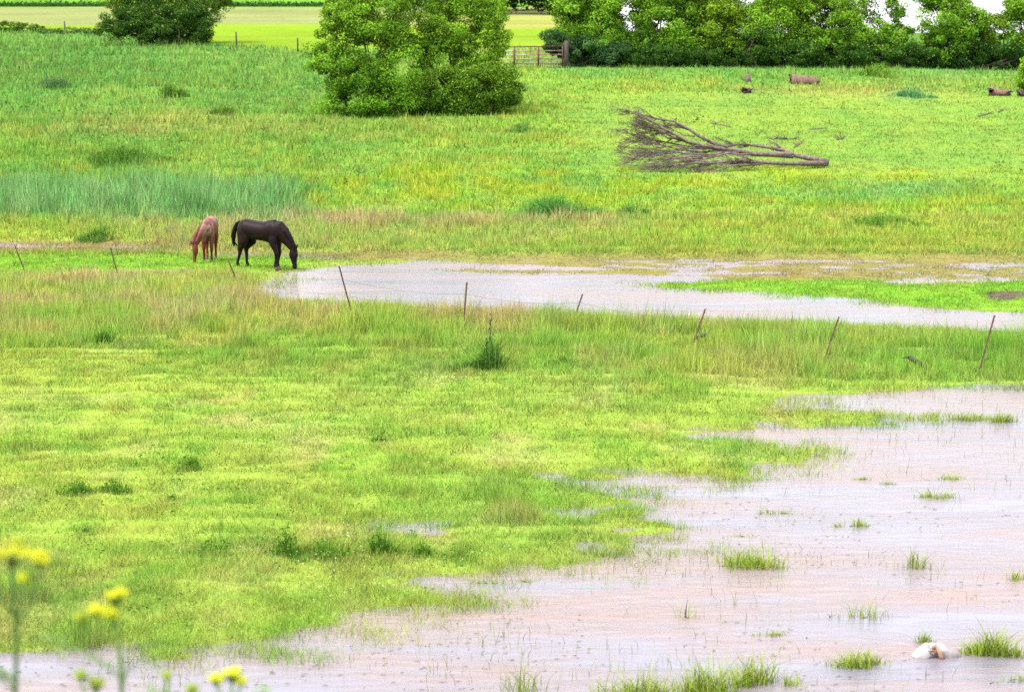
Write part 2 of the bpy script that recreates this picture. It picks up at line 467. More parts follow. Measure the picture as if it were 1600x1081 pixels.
def mat_ground():
    m, t, o = mat_new('pasture_ground')
    at = t.nodes.new('ShaderNodeAttribute'); at.attribute_name = 'Col'
    tc = t.nodes.new('ShaderNodeTexCoord')
    n1 = t.nodes.new('ShaderNodeTexNoise'); n1.inputs['Scale'].default_value = 2.2; n1.inputs['Detail'].default_value = 8; n1.inputs['Roughness'].default_value = .7
    t.links.new(tc.outputs['Object'], n1.inputs['Vector'])
    mr = t.nodes.new('ShaderNodeMapRange'); mr.inputs['From Min'].default_value = .3; mr.inputs['From Max'].default_value = .7
    mr.inputs['To Min'].default_value = .72; mr.inputs['To Max'].default_value = 1.2
    t.links.new(n1.outputs[0], mr.inputs[0])
    sc = t.nodes.new('ShaderNodeVectorMath'); sc.operation = 'SCALE'
    t.links.new(at.outputs['Color'], sc.inputs[0]); t.links.new(mr.outputs[0], sc.inputs['Scale'])
    d = t.nodes.new('ShaderNodeBsdfDiffuse'); d.inputs['Roughness'].default_value = .6
    t.links.new(sc.outputs[0], d.inputs[0])
    n2 = t.nodes.new('ShaderNodeTexNoise'); n2.inputs['Scale'].default_value = 9; n2.inputs['Detail'].default_value = 6
    t.links.new(tc.outputs['Object'], n2.inputs['Vector'])
    b = t.nodes.new('ShaderNodeBump'); b.inputs['Strength'].default_value = .46; b.inputs['Distance'].default_value = .06
    t.links.new(n2.outputs[0], b.inputs['Height']); t.links.new(b.outputs[0], d.inputs['Normal'])
    t.links.new(d.outputs[0], o.inputs[0])
    return m

def mat_water():
    m, t, o = mat_new('flood_water')
    p = t.nodes.new('ShaderNodeBsdfPrincipled')
    p.inputs['IOR'].default_value = 1.33; p.inputs['Roughness'].default_value = .20
    tc = t.nodes.new('ShaderNodeTexCoord')
    # silt carried in streaks along the current
    mp = t.nodes.new('ShaderNodeMapping'); mp.inputs['Rotation'].default_value = (0, 0, math.radians(-28)); mp.inputs['Scale'].default_value = (.12, .5, 1)
    t.links.new(tc.outputs['Object'], mp.inputs[0])
    n1 = t.nodes.new('ShaderNodeTexNoise'); n1.inputs['Scale'].default_value = .9; n1.inputs['Distortion'].default_value = .8; n1.inputs['Detail'].default_value = 8; n1.inputs['Roughness'].default_value = .65
    t.links.new(mp.outputs[0], n1.inputs['Vector'])
    mr = t.nodes.new('ShaderNodeMapRange'); mr.inputs['From Min'].default_value = .42; mr.inputs['From Max'].default_value = .66
    t.links.new(n1.outputs[0], mr.inputs[0])
    mx = t.nodes.new('ShaderNodeMix'); mx.data_type = 'RGBA'
    mx.inputs[6].default_value = (.142, .136, .160, 1); mx.inputs[7].default_value = (.220, .150, .130, 1)
    t.links.new(mr.outputs[0], mx.inputs[0]); t.links.new(mx.outputs[2], p.inputs['Base Color'])
    # ripples
    mp2 = t.nodes.new('ShaderNodeMapping'); mp2.inputs['Rotation'].default_value = (0, 0, math.radians(-14)); mp2.inputs['Scale'].default_value = (.9, 1.9, 1)
    t.links.new(tc.outputs['Object'], mp2.inputs[0])
    n2 = t.nodes.new('ShaderNodeTexNoise'); n2.inputs['Scale'].default_value = 2.6; n2.inputs['Detail'].default_value = 7; n2.inputs['Roughness'].default_value = .68
    n2.inputs['Distortion'].default_value = .6
    t.links.new(mp2.outputs[0], n2.inputs['Vector'])
    amp = t.nodes.new('ShaderNodeMapRange'); amp.inputs['From Min'].default_value = .4; amp.inputs['From Max'].default_value = .62
    amp.inputs['To Min'].default_value = .16; amp.inputs['To Max'].default_value = 1.0
    t.links.new(n1.outputs[0], amp.inputs[0])
    mu = t.nodes.new('ShaderNodeMath'); mu.operation = 'MULTIPLY'
    t.links.new(n2.outputs[0], mu.inputs[0]); t.links.new(amp.outputs[0], mu.inputs[1])
    b = t.nodes.new('ShaderNodeBump'); b.inputs['Strength'].default_value = .6; b.inputs['Distance'].default_value = .06
    t.links.new(mu.outputs[0], b.inputs['Height']); t.links.new(b.outputs[0], p.inputs['Normal'])
    t.links.new(p.outputs[0], o.inputs[0])
    return m
M_GROUND = mat_ground(); M_WATER = mat_water()

# ------------------------------------------------------------------ ground and water
pxg, pyg = w2px(GX.ravel(), np.maximum(GY.ravel(), 4), GZ.ravel())
gc, _, _, _ = sward(pxg, pyg, GX.ravel(), GY.ravel())
wet = sm(.03, -.04, GZ.ravel()) * (GY.ravel() < 100)
gc = lerp(gc * .92, C(.16, .115, .085), wet)
nx, ny = len(gx), len(gy)
J, I = np.meshgrid(np.arange(ny - 1), np.arange(nx - 1), indexing='ij')
Q = np.stack([J * nx + I, J * nx + I + 1, (J + 1) * nx + I + 1, (J + 1) * nx + I], -1).reshape(-1, 4)
g = bulk('ground', np.stack([GX.ravel(), GY.ravel(), GZ.ravel()], 1), Q, M_GROUND, gc, smooth=True)
tag(g, kind='structure')
wv = [(-60, 22.4, 0), (60, 22.4, 0), (60, 97, 0), (-60, 97, 0)]
wo = bulk('water', wv, [(0, 1, 2, 3)], M_WATER)
tag(wo, kind='structure')

# ------------------------------------------------------------------ sward: individual blades over the whole pasture
def blades(name, x, y, z, h, wd, col, tip, lean=.45, five=False, rng=RNG, jit=.22):
    n = len(x)
    az = rng.uniform(0, 2 * np.pi, n)
    # blade face roughly turned at random about the vertical
    ux, uy = np.cos(az), np.sin(az)
    la = rng.uniform(0, 2 * np.pi, n); ll = np.abs(rng.normal(0, lean, n)) * h
    br = rng.normal(1, jit, (n, 1)).clip(.5, 1.6)
    col = col * br; tip = tip * br
    hx, hy = np.cos(la) * ll, np.sin(la) * ll
    b0 = np.stack([x - ux * wd / 2, y - uy * wd / 2, z - .02], 1); b1 = np.stack([x + ux * wd / 2, y + uy * wd / 2, z - .02], 1)
    tp = np.stack([x + hx, y + hy, z + h], 1)
    if not five:
        V = np.stack([b0, b1, tp], 1).reshape(-1, 3)
        F = np.arange(3 * n).reshape(-1, 3)
        K = np.stack([col, col, tip], 1).reshape(-1, 3)
        return V, F, K
    mxp = np.stack([x + hx * .3, y + hy * .3, z + h * .58], 1)
    off = np.stack([ux * wd * .42, uy * wd * .42, np.zeros(n)], 1)
    V = np.stack([b0, b1, mxp - off, mxp + off, tp], 1).reshape(-1, 3)
    k = np.arange(n)[:, None] * 5
    F = np.concatenate([k + [0, 1, 3], k + [0, 3, 2], k + [2, 3, 4]], 0)
    mid = col * .5 + tip * .5
    K = np.stack([col, col, mid, mid, tip], 1).reshape(-1, 3)
    return V, F, K

_ys = np.concatenate([np.arange(24, 240, .25)])
_py = w2px(np.zeros_like(_ys), _ys, np.maximum(gz(np.zeros_like(_ys) - 2, _ys), 0))[1]
_py = np.minimum.accumulate(_py - np.arange(len(_py)) * 1e-4)
def scatter(n, y0, y1, rng=RNG, margin=1.42):
    """random ground points, equally thick per unit of the picture between two depths"""
    pa, pb = np.interp([y0, y1], _ys, _py)
    v = rng.uniform(pb, pa, n)
    y = np.interp(v, _py[::-1], _ys[::-1])
    x = rng.uniform(-.2 * margin, .2 * margin, n) * y
    return x, y

def field(name, n, y0, y1, hs=1.0, pxw=.7, five=False):
    x, y = scatter(n, y0, y1)
    z = gz(x, y)
    px, py = w2px(x, y, np.maximum(z, 0))
    col, tip, h, den = sward(px, py, x, y)
    dry = sm(-.085, .02, z) * den
    keep = RNG.uniform(0, 1, n) < dry + .012 * (z > -.2) * (y < 60)
    x, y, z, col, tip, h, dry = x[keep], y[keep], z[keep], col[keep], tip[keep], h[keep], dry[keep]
    sub = np.maximum(0, -z)
    h = h * hs * RNG.lognormal(0, .32, len(x)).clip(.4, 2.2) + sub
    wd = np.maximum(.006, pxw * y / (FPX * .64)) * RNG.uniform(.7, 1.5, len(x))
    f1 = sm(.25, .75, fbm(x * 1.5, y * .95, 150, 4)); f2 = sm(.2, .8, fbm(x * 5.5, y * 3.2, 151, 2))
    cl = .75 + .22 * f1 + .30 * f2
    hs_ = sm(.3, .7, fbm(x * 1.1, y * .7, 152, 4))[:, None]
    warm = C(1.16, 1.0, 1.15) * hs_ + C(.82, 1.0, .9) * (1 - hs_)
    col = col * cl[:, None] * warm; tip = tip * cl[:, None] * warm
    h = h * (.65 + .8 * sm(.3, .7, fbm(x * 2.2, y * 1.5, 153, 3)))
    straw = RNG.uniform(0, 1, len(x)) < .13
    col[straw] = col[straw] * .5 + C(.30, .25, .10) * .5
    drk = RNG.uniform(0, 1, len(x)) < .10
    col[drk] *= C(.55, .75, .8); tip[drk] *= C(.6, .8, .8)
    V, F, K = blades(name, x, y, z, h, wd, col, tip, lean=np.where(h - sub < .2, .95, .42), five=five)
    o = bulk(name, V, F, M_GRASS, K)
    return tag(o, kind='stuff')
field('grass', 590000, 26, 52, five=False)
field('grass', 525000, 52, 86)
field('grass', 500000, 86, 232, pxw=.85)

# seed stalks standing above the rank grass
def stalks(n, y0, y1):
    x, y = scatter(n, y0, y1); z = gz(x, y); px, py = w2px(x, y, z)
    col, tip, h, den = sward(px, py, x, y)
    pinkness = (tip[:, 0] > tip[:, 1] * .98) & (h > .24) & (z > -.05)
    x, y, z, col, tip, h = x[pinkness], y[pinkness], z[pinkness], col[pinkness], tip[pinkness], h[pinkness]
    m = len(x)
    hh = h * RNG.uniform(1.15, 1.75, m)
    wd = np.maximum(.004, .42 * y / (FPX * .64))
    lean = RNG.normal(0, .12, (m, 2)) * hh[:, None]
    tc = np.tile(C(.34, .22, .15), (m, 1)) * RNG.uniform(.8, 1.2, (m, 1))
    a = RNG.uniform(0, 2 * np.pi, m); ux, uy = np.cos(a) * wd / 2, np.sin(a) * wd / 2
    p0 = np.stack([x, y, z], 1); p2 = np.stack([x + lean[:, 0], y + lean[:, 1], z + hh], 1); p1 = p0 * .28 + p2 * .72
    o = np.stack([ux, uy, ux * 0], 1)
    V = np.stack([p0 - o * .6, p0 + o * .6, p1 - o * .5, p1 + o * .5, p1 - o * 1.3, p1 + o * 1.3, p2], 1).reshape(-1, 3)
    k = np.arange(m)[:, None] * 7
    F = np.concatenate([k + [0, 1, 3], k + [0, 3, 2], k + [4, 5, 6]], 0)
    K = np.stack([col, col, col, col, tc, tc, tc], 1).reshape(-1, 3)
    tag(bulk('seed_grass', V, F, M_GRASS, K), kind='stuff')
stalks(118000, 50, 92)

# broad-leaved weeds dotted through the turf
ncl = 1650
x, y = scatter(ncl, 28, 175); z = gz(x, y); px, py = w2px(x, y, z)
q = (z > .03) & ((py > 500) | ((py < 335) & ((px < 560) | (RNG.uniform(0, 1, len(x)) < .22)))) & (fbm(x * .4, y * .3, 170, 3) > .45); x, y = x[q], y[q]
rep = RNG.integers(4, 16, len(x)); xx = np.repeat(x, rep); yy = np.repeat(y, rep); hu = np.repeat(RNG.uniform(0, 1, len(x)), rep)[:, None]
sp2 = np.repeat(RNG.uniform(.03, .16, len(x)), rep)
sp2 = sp2 * (1 + 2 * sm(60, 110, yy)); xx = xx + RNG.normal(0, 1, len(xx)) * sp2; yy = yy + RNG.normal(0, 1, len(xx)) * sp2
m = len(xx); nz_ = RNG.uniform(.03, .13, m)
nr = RNG.normal(0, .6, (m, 3)); nr[:, 2] = 1; nr /= np.linalg.norm(nr, axis=1, keepdims=True)
t1 = np.cross(nr, RNG.normal(0, 1, (m, 3))); t1 /= np.linalg.norm(t1, axis=1, keepdims=True); t2 = np.cross(nr, t1)
far_ = sm(60, 110, yy); nz_ = nz_ * (1 + 2.2 * far_); L_ = (RNG.uniform(.018, .04, m) * (1 + 2.6 * far_))[:, None]; p_ = np.stack([xx, yy, gz(xx, yy) + nz_], 1)
V = np.stack([p_ - t1 * L_, p_ - t2 * L_ * .5, p_ + t1 * L_, p_ + t2 * L_ * .5], 1).reshape(-1, 3)
F = np.arange(4 * m).reshape(-1, 4)
kc = (C(.065, .155, .022) * (1 - hu) + C(.15, .26, .04) * hu) * RNG.uniform(.7, 1.25, (m, 1))
tag(bulk('turf_weeds', V, F, M_GRASS, np.repeat(kc, 4, 0)), kind='stuff')

# white clover heads in the grazed turf
x, y = scatter(4500, 28, 60)
pick = (fbm(x * .5, y * .32, 120, 3) > .56)
x, y = x[pick], y[pick]; z = gz(x, y); k = z > .02; x, y, z = x[k], y[k], z[k]
px, py = w2px(x, y, z); k = py > 585; x, y, z = x[k], y[k], z[k]
m = len(x); s = np.maximum(.009, .26 * y / (FPX * .64)) * RNG.uniform(.7, 1.2, m); zz = z + .09 + RNG.uniform(0, .05, m)
V = np.stack([np.stack([x - s, y, zz], 1), np.stack([x, y - s, zz - s * .2], 1), np.stack([x + s, y, zz], 1), np.stack([x, y + s, zz], 1), np.stack([x, y, zz + s * 1.1], 1)], 1).reshape(-1, 3)
kk = np.arange(m)[:, None] * 5
F = np.concatenate([kk + [0, 1, 4], kk + [1, 2, 4], kk + [2, 3, 4], kk + [3, 0, 4]], 0)
tag(bulk('clover_flowers', V, F, M_GRASS, np.tile(C(.5, .52, .42), (5 * m, 1))), kind='stuff')

# ------------------------------------------------------------------ bushes and trees
def leaf_cloud(name, pts, size, col, parent, outward=None, mat=None):
    """one leaf-sized folded face per point"""
    n = len(pts)
    nrm = RNG.normal(0, .8, (n, 3)); nrm[:, 2] += .25
    if outward is not None: nrm = nrm + outward * 1.0
    nrm /= np.linalg.norm(nrm, axis=1, keepdims=True)
    t = np.cross(nrm, RNG.normal(0, 1, (n, 3))); t /= np.linalg.norm(t, axis=1, keepdims=True)
    b = np.cross(nrm, t)
    L = (size * RNG.uniform(.6, 1.35, n))[:, None]; W = L * .55
    drop = nrm * L * .18
    p = pts
    V = np.stack([p - t * L * .5, p - b * W * .5 + drop, p + t * L * .55, p + b * W * .5 + drop], 1).reshape(-1, 3)
    k = np.arange(n)[:, None] * 4
    F = np.concatenate([k + [0, 1, 2], k + [0, 2, 3]], 0)
    o = bulk(name, V, F, mat or M_LEAF, np.repeat(col, 4, 0), parent)
    q = outward if outward is not None else np.tile(C(0, -.3, 1), (n, 1))
    q = q / np.maximum(np.linalg.norm(q, axis=1, keepdims=True), 1e-6)
    av = o.data.attributes.new('Out', 'FLOAT_VECTOR', 'POINT')
    av.data.foreach_set('vector', np.repeat(q, 4, 0).astype(np.float32).ravel())
    return o

def crown_points(blobs, n_clump, n_leaf, cr, rng=RNG, low=0.0):
    """blobs: list of (centre, radii). leaf clumps over and inside the lobes, leaves over each clump"""
    vol = np.array([b[1][0] * b[1][1] * b[1][2] for b in blobs]) ** .75
    k = rng.choice(len(blobs), n_clump, p=vol / vol.sum())
    d = rng.normal(0, 1, (n_clump, 3)); d /= np.linalg.norm(d, axis=1, keepdims=True)
    r = rng.uniform(.35, 1.0, n_clump) ** .5
    c = np.array([blobs[i][0] for i in k]); R = np.array([blobs[i][1] for i in k])
    cc = c + d * R * r[:, None]
    rad = cr * rng.uniform(.5, 1.55, n_clump)
    hue = rng.uniform(0, 1, n_clump)
    j = rng.integers(0, n_clump, n_leaf)
    e = rng.normal(0, 1, (n_leaf, 3)); e /= np.linalg.norm(e, axis=1, keepdims=True)
    rr = rng.uniform(.15, 1, n_leaf) ** .45
    p = cc[j] + e * (rad[j] * rr)[:, None] * np.array([1.15, 1.15, .8])
    return p, e, hue[j], cc, rr, d[j]

def bush(name, label, cat, base, blobs, n_leaf, size, dark, light, cr=.55, stems=5, group=None, dens=.0125, trunk_r=.07, new=.3):
    cr = cr * .92
    """base: world foot; blobs relative to it"""
    rt = root(name, base, label, cat, 0, group)
    nc = max(14, int(n_leaf * dens)); n_leaf = int(n_leaf * 2.9)
    p, e, hue, cc, rr, dd = crown_points(blobs, nc, n_leaf, cr)
    gzs = gz(p[:, 0] + base.x, p[:, 1] + base.y) - base.z
    ok = p[:, 2] > gzs + .02
    p, e, hue, rr, dd = p[ok], e[ok], hue[ok], rr[ok], dd[ok]
    hue = np.clip((hue * .8 + RNG.uniform(0, .35, len(hue))) ** 1.12, 0, 1)
    top = max(b[0][2] + b[1][2] for b in blobs)
    young_lit = (RNG.uniform(0, 1, len(p)) < new * 1.6 * (rr > .6) * np.clip(p[:, 2] / top * 1.6, 0, 1))      # pale new shoots, thicker towards the top: lit crown put into leaf colour
    col = dark * (1 - hue[:, None]) + light * hue[:, None]
    col[young_lit] = col[young_lit] * .4 + C(.27, .43, .035) * .6
    leaf_cloud('crown', p, size * .67, col, rt, e * .6 + dd * .6)
    mb = MB()
    for i in range(stems):
        q = cc[RNG.integers(0, len(cc))]
        a = Vector((RNG.normal(0, .18) * stems ** .5, RNG.normal(0, .12) * stems ** .5, -.15))
        b_ = Vector(q)
        mid = a.lerp(b_, .5) + Vector((RNG.normal(0, .2), RNG.normal(0, .2), .25))
        mb.tube([a, a.lerp(mid, .5) + Vector((RNG.normal(0, .05), 0, .08)), mid, b_], [trunk_r, trunk_r * .8, trunk_r * .55, trunk_r * .2], 6)
    mb.build('trunk', M_BARK, rt)
    return rt

def PX(base, px, py, dy=0.0):
    """offset from base of the point a photo pixel shows at base's depth + dy"""
    p = at_depth(px, py, base.y + dy)
    return np.array([p.x - base.x, dy, p.z - base.z])

def lobes(base, spec):
    s = base.y / FPX
    return [(PX(base, a, b, dy), np.array([rx * s, d, ry * s])) for (a, b, rx, ry, dy, d) in spec]

D_G, L_G = C(.020, .078, .008), C(.165, .365, .024)
D_D, L_D = C(.014, .045, .008), C(.060, .135, .015)
# big pair of bushes in the middle of the slope
b = ground(572, 184)
bush('bush', 'large bright green bush with rounded top, left one of the pair in mid slope', 'bush', b + Vector((0, 1.4, 0)),
     lobes(b + Vector((0, 1.4, 0)), [(562, 60, 66, 72, 0, 2.2), (595, 8, 64, 54, .5, 2.0), (622, 40, 42, 46, .3, 1.6), (548, 20, 44, 50, .2, 1.8), (522, 88, 40, 50, 0, 1.6), (525, 145, 32, 38, -.4, 1.2), (580, 145, 60, 36, -.7, 1.3), (625, 120, 40, 55, -.5, 1.4), (545, 25, 42, 40, .3, 1.6), (590, -50, 62, 50, .6, 2.0), (550, 168, 55, 15, -.9, .8), (585, 160, 50, 20, -1.2, .8), (620, 165, 40, 16, -1.0, .8), (565, 120, 50, 34, -.9, 1.2)]),
     26000, .17, D_G, L_G, .50, 9, trunk_r=.09, new=.42)
b = ground(722, 182) + Vector((0, 3.0, .1))
bush('bush', 'tall light green bush rising behind the low dark one, right of the rounded bush', 'bush', b,
     lobes(b, [(720, 40, 62, 52, 0, 1.6), (765, 20, 36, 40, .2, 1.2), (700, -5, 34, 40, .2, 1.3), (750, 75, 45, 50, 0, 1.4), (690, 95, 45, 45, 0, 1.4), (735, -10, 50, 36, .2, 1.5), (775, 25, 18, 18, 0, .6), (670, 60, 30, 40, 0, 1.2), (730, 130, 50, 40, .2, 1.4)]),
     17000, .17, D_G, L_G, .48, 7, trunk_r=.08, new=.45)
b = ground(738, 182) + Vector((0, .9, 0))
bush('bush', 'low spreading dark green bush in front of the tall light one, reaching towards the gate', 'bush', b,
     lobes(b, [(700, 140, 45, 40, 0, 1.1), (745, 135, 50, 40, .1, 1.2), (785, 135, 28, 34, .3, 1.0), (660, 155, 28, 26, -.1, .9), (790, 152, 22, 16, 0, .7), (710, 168, 60, 14, -.3, .7)]),
     15000, .15, D_G, C(.105, .205, .018), .42, 7, trunk_r=.06, new=.22)  # darker green leaves, with the shade low down put into their colour

# tree at top left with its dark undergrowth
b = ground(258, 71) + Vector((0, 1.6, 0))
bush('tree', 'dark broad tree at the top left with a branch reaching out on its right', 'tree', b,
     lobes(b, [(255, 20, 62, 42, 0, 3), (300, -20, 60, 45, 0, 3), (230, -40, 60, 45, 0, 3), (330, 8, 34, 16, 0, 1.5), (355, -8, 20, 12, 0, 1.0), (205, 10, 30, 28, 0, 2), (290, 38, 40, 24, -.6, 1.6), (372, 20, 5, 6, 0, .4), (215, -10, 50, 36, .3, 2.2), (320, -12, 44, 26, 0, 2), (180, 14, 22, 22, .2, 1.2)]),
     22000, .2, D_D, C(.115, .20, .02), .55, 8, trunk_r=.14, new=.15)
b = ground(250, 72) + Vector((0, .5, 0))
bush('bush', 'low dark bush spreading at the foot of the broad tree, top left', 'bush', b,
     lobes(b, [(180, 40, 28, 20, .3, 1.4), (215, 48, 34, 20, .2, 1.4), (260, 52, 36, 20, 0, 1.4), (300, 48, 34, 18, .2, 1.3), (325, 42, 14, 14, .4, .9), (160, 46, 10, 9, .2, .7), (235, 32, 50, 26, .5, 1.4), (292, 28, 46, 26, .5, 1.4), (205, 30, 28, 20, .4, 1.1)]),
     17000, .17, D_D, C(.055, .12, .02), .45, 6, trunk_r=.05, new=.04)
b = ground(34, 52)
bush('bush', 'low green bush on the fence line at the far top left corner', 'bush', b,
     lobes(b, [(12, 42, 30, 8, 0, 1.0), (42, 44, 26, 7, .2, 1.0), (-22, 40, 22, 9, 0, 1.0), (62, 47, 14, 4, .2, .6)]), 3600, .16, D_D, C(.12, .23, .035), .17, 4, trunk_r=.02, new=.1, dens=.06)
b = ground(110, 54)
bush('bush', 'scrubby grey green shrub beside the old fence post, top left', 'bush', b,
     lobes(b, [(112, 49, 30, 5, 0, .8), (140, 50, 20, 6, 0, .7), (80, 50, 22, 4, 0, .7)]), 2400, .15, C(.04, .10, .025), C(.13, .22, .06), .15, 4, trunk_r=.02, new=.1, dens=.06)

# hedgerow along the crest on the right
HB = 161.5
def hedge(label, cx, spec, n, light=L_G, dark=D_G, dy=0.0, cr=.55, size=.2, new=.3, stems=7, name='hedge_tree', cat='tree', dens=.0125):
    if cat == 'tree' and 'gappy' not in label and 'small pale' not in label:
        xs_ = [q[0] for q in spec]; spec = spec + [(cx, 8, 44, 26, .9, 1.8), (min(xs_), 14, 22, 26, .7, 1.4), (max(xs_) - 8, 18, 22, 26, .7, 1.4)]; n = int(n * 1.3)
    b = Vector((at_depth(cx, 60, HB + dy).x, HB + dy, 0)); b.z = float(gz(b.x, b.y))
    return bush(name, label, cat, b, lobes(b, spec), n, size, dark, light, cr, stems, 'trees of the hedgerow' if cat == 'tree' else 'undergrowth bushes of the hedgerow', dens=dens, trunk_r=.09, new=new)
hedge('bright green hedgerow tree right behind the field gate', 925, [(905, 30, 38, 34, 0, 2), (950, 20, 50, 46, 0, 2.2), (930, -30, 60, 40, 0, 2.2), (960, 70, 50, 36, 0, 1.8), (890, 60, 22, 22, 0, 1.3)], 13000, new=.4)
hedge('rounded yellow green hedgerow tree second along from the gate', 1045, [(1040, 30, 55, 46, 0, 2.2), (1010, 65, 36, 32, -.3, 1.6), (1075, 70, 40, 34, 0, 1.8), (1040, -30, 60, 40, 0, 2.2)], 13500, new=.38, dy=.6)
hedge('light yellow hedgerow tree just left of the first gap of sky', 1120, [(1120, 35, 36, 40, 0, 1.8), (1110, 75, 34, 28, 0, 1.6), (1105, -15, 38, 28, .4, 1.8), (1140, 62, 18, 22, 0, 1.2)], 9500, C(.17, .28, .02), new=.55, dy=.2)
hedge('green hedgerow tree standing right of the first gap of sky', 1215, [(1205, 40, 40, 40, 0, 2), (1195, 78, 34, 26, 0, 1.6), (1230, -10, 42, 34, 0, 2), (1185, 30, 16, 22, 0, 1.0), (1246, 52, 24, 34, 0, 1.2), (1165, 55, 18, 24, 0, 1.0)], 10500, new=.42, dy=.5)
hedge('broad bright hedgerow tree between the two gaps of sky', 1295, [(1290, 30, 44, 44, 0, 2), (1300, 75, 40, 28, 0, 1.7), (1275, -25, 44, 30, 0, 2), (1325, 45, 18, 26, 0, 1.1), (1343, 64, 24, 26, 0, 1.1), (1258, 40, 18, 28, .2, 1.0)], 10500, new=.42)
hedge('thin gappy hedgerow tree with sky showing through its branches', 1385, [(1370, 55, 32, 28, 0, 1.4), (1395, 60, 26, 26, 0, 1.3), (1355, 15, 18, 24, 0, 1.0), (1400, 15, 22, 16, 0, .9), (1420, 42, 12, 14, 0, .7), (1385, 84, 40, 18, 0, 1.2), (1375, -15, 28, 14, 0, 1.0)], 5200, cr=.42, new=.3, dy=.3, dens=.02)
hedge('dense rounded green hedgerow tree right of the thin gappy one', 1480, [(1480, 30, 44, 44, 0, 2.2), (1510, 40, 30, 34, 0, 1.8), (1475, 75, 48, 28, 0, 1.8), (1470, -25, 42, 34, 0, 2)], 13500, new=.36)
hedge('small pale hedgerow tree below the sky gap near the right edge', 1552, [(1552, 52, 22, 26, 0, 1.3), (1550, 85, 32, 18, 0, 1.2)], 4600, C(.16, .26, .03), cr=.42, new=.4, dy=.6)
hedge('green hedgerow tree cut off by the right edge', 1612, [(1608, 30, 34, 42, 0, 2), (1590, 65, 22, 28, 0, 1.2), (1620, -25, 40, 30, 0, 2), (1610, 80, 36, 22, 0, 1.4)], 9500, new=.36, dy=-.3)
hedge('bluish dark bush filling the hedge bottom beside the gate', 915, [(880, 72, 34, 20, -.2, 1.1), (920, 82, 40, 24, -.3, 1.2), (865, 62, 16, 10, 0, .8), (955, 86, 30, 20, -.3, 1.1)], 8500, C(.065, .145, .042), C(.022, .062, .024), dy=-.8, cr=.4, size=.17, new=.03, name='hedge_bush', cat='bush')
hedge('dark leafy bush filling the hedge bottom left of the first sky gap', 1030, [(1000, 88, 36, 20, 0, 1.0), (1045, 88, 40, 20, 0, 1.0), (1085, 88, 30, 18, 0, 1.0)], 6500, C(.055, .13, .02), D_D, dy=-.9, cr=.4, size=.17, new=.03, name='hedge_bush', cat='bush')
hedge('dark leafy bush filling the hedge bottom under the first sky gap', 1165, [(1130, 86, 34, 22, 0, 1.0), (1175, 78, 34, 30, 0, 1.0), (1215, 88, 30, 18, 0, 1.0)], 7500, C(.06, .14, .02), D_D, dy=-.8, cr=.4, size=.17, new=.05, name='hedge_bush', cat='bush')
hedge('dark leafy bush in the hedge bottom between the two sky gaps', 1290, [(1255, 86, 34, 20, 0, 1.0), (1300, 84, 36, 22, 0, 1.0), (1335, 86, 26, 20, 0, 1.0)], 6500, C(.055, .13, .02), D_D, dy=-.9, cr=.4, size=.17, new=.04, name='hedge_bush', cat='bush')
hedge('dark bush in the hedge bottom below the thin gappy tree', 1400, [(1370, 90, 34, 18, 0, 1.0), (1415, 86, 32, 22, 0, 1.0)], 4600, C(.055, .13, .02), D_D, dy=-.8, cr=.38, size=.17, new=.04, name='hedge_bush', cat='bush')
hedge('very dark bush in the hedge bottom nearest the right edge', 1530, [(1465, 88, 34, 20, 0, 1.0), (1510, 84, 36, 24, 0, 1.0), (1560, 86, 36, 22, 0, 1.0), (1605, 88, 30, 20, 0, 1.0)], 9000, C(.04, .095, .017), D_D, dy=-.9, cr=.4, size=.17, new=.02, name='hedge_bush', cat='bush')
b = ground(1604, 150)
bush('bush', 'small light green bush beside the splintered log, cut by the right edge', 'bush', b,
     lobes(b, [(1606, 110, 14, 24, 0, .6), (1602, 132, 14, 14, 0, .6)]), 1800, .15, D_G, L_G, .3, 4, trunk_r=.04, new=.4)

# distant wood behind the yellow field
px_ = RNG.uniform(640, 960, 260); dep = RNG.uniform(300, 345, 260)
cx_ = (px_ - 800) / FPX * dep
gzz = gz(cx_, dep)
cen = np.stack([cx_, dep, gzz + RNG.uniform(1.2, 13, 260)], 1)
n = 42000
j = RNG.integers(0, 260, n); e = RNG.normal(0, 1, (n, 3)); e /= np.linalg.norm(e, axis=1, keepdims=True)
p = cen[j] + e * RNG.uniform(.5, 2.2, n)[:, None]
p[:, 2] = np.maximum(p[:, 2], gz(p[:, 0], p[:, 1]) + .05)
hue = RNG.uniform(0, 1, n)[:, None]
tag(leaf_cloud('distant_wood', p, .55, C(.014, .035, .012) * (1 - hue) + C(.04, .075, .02) * hue, None, e), kind='stuff')

# hedge strip at the far end of the tan field, top left
nn = 9000
px_ = RNG.uniform(-60, 520, nn); dep = 372 + RNG.normal(0, 1.2, nn)
x = (px_ - 800) / FPX * dep
p = np.stack([x, dep, gz(x, dep) + np.abs(RNG.normal(0, .28, nn))], 1)
tag(leaf_cloud('field_edge_scrub', p, .35, np.tile(C(.035, .085, .02), (nn, 1)), None), kind='stuff')

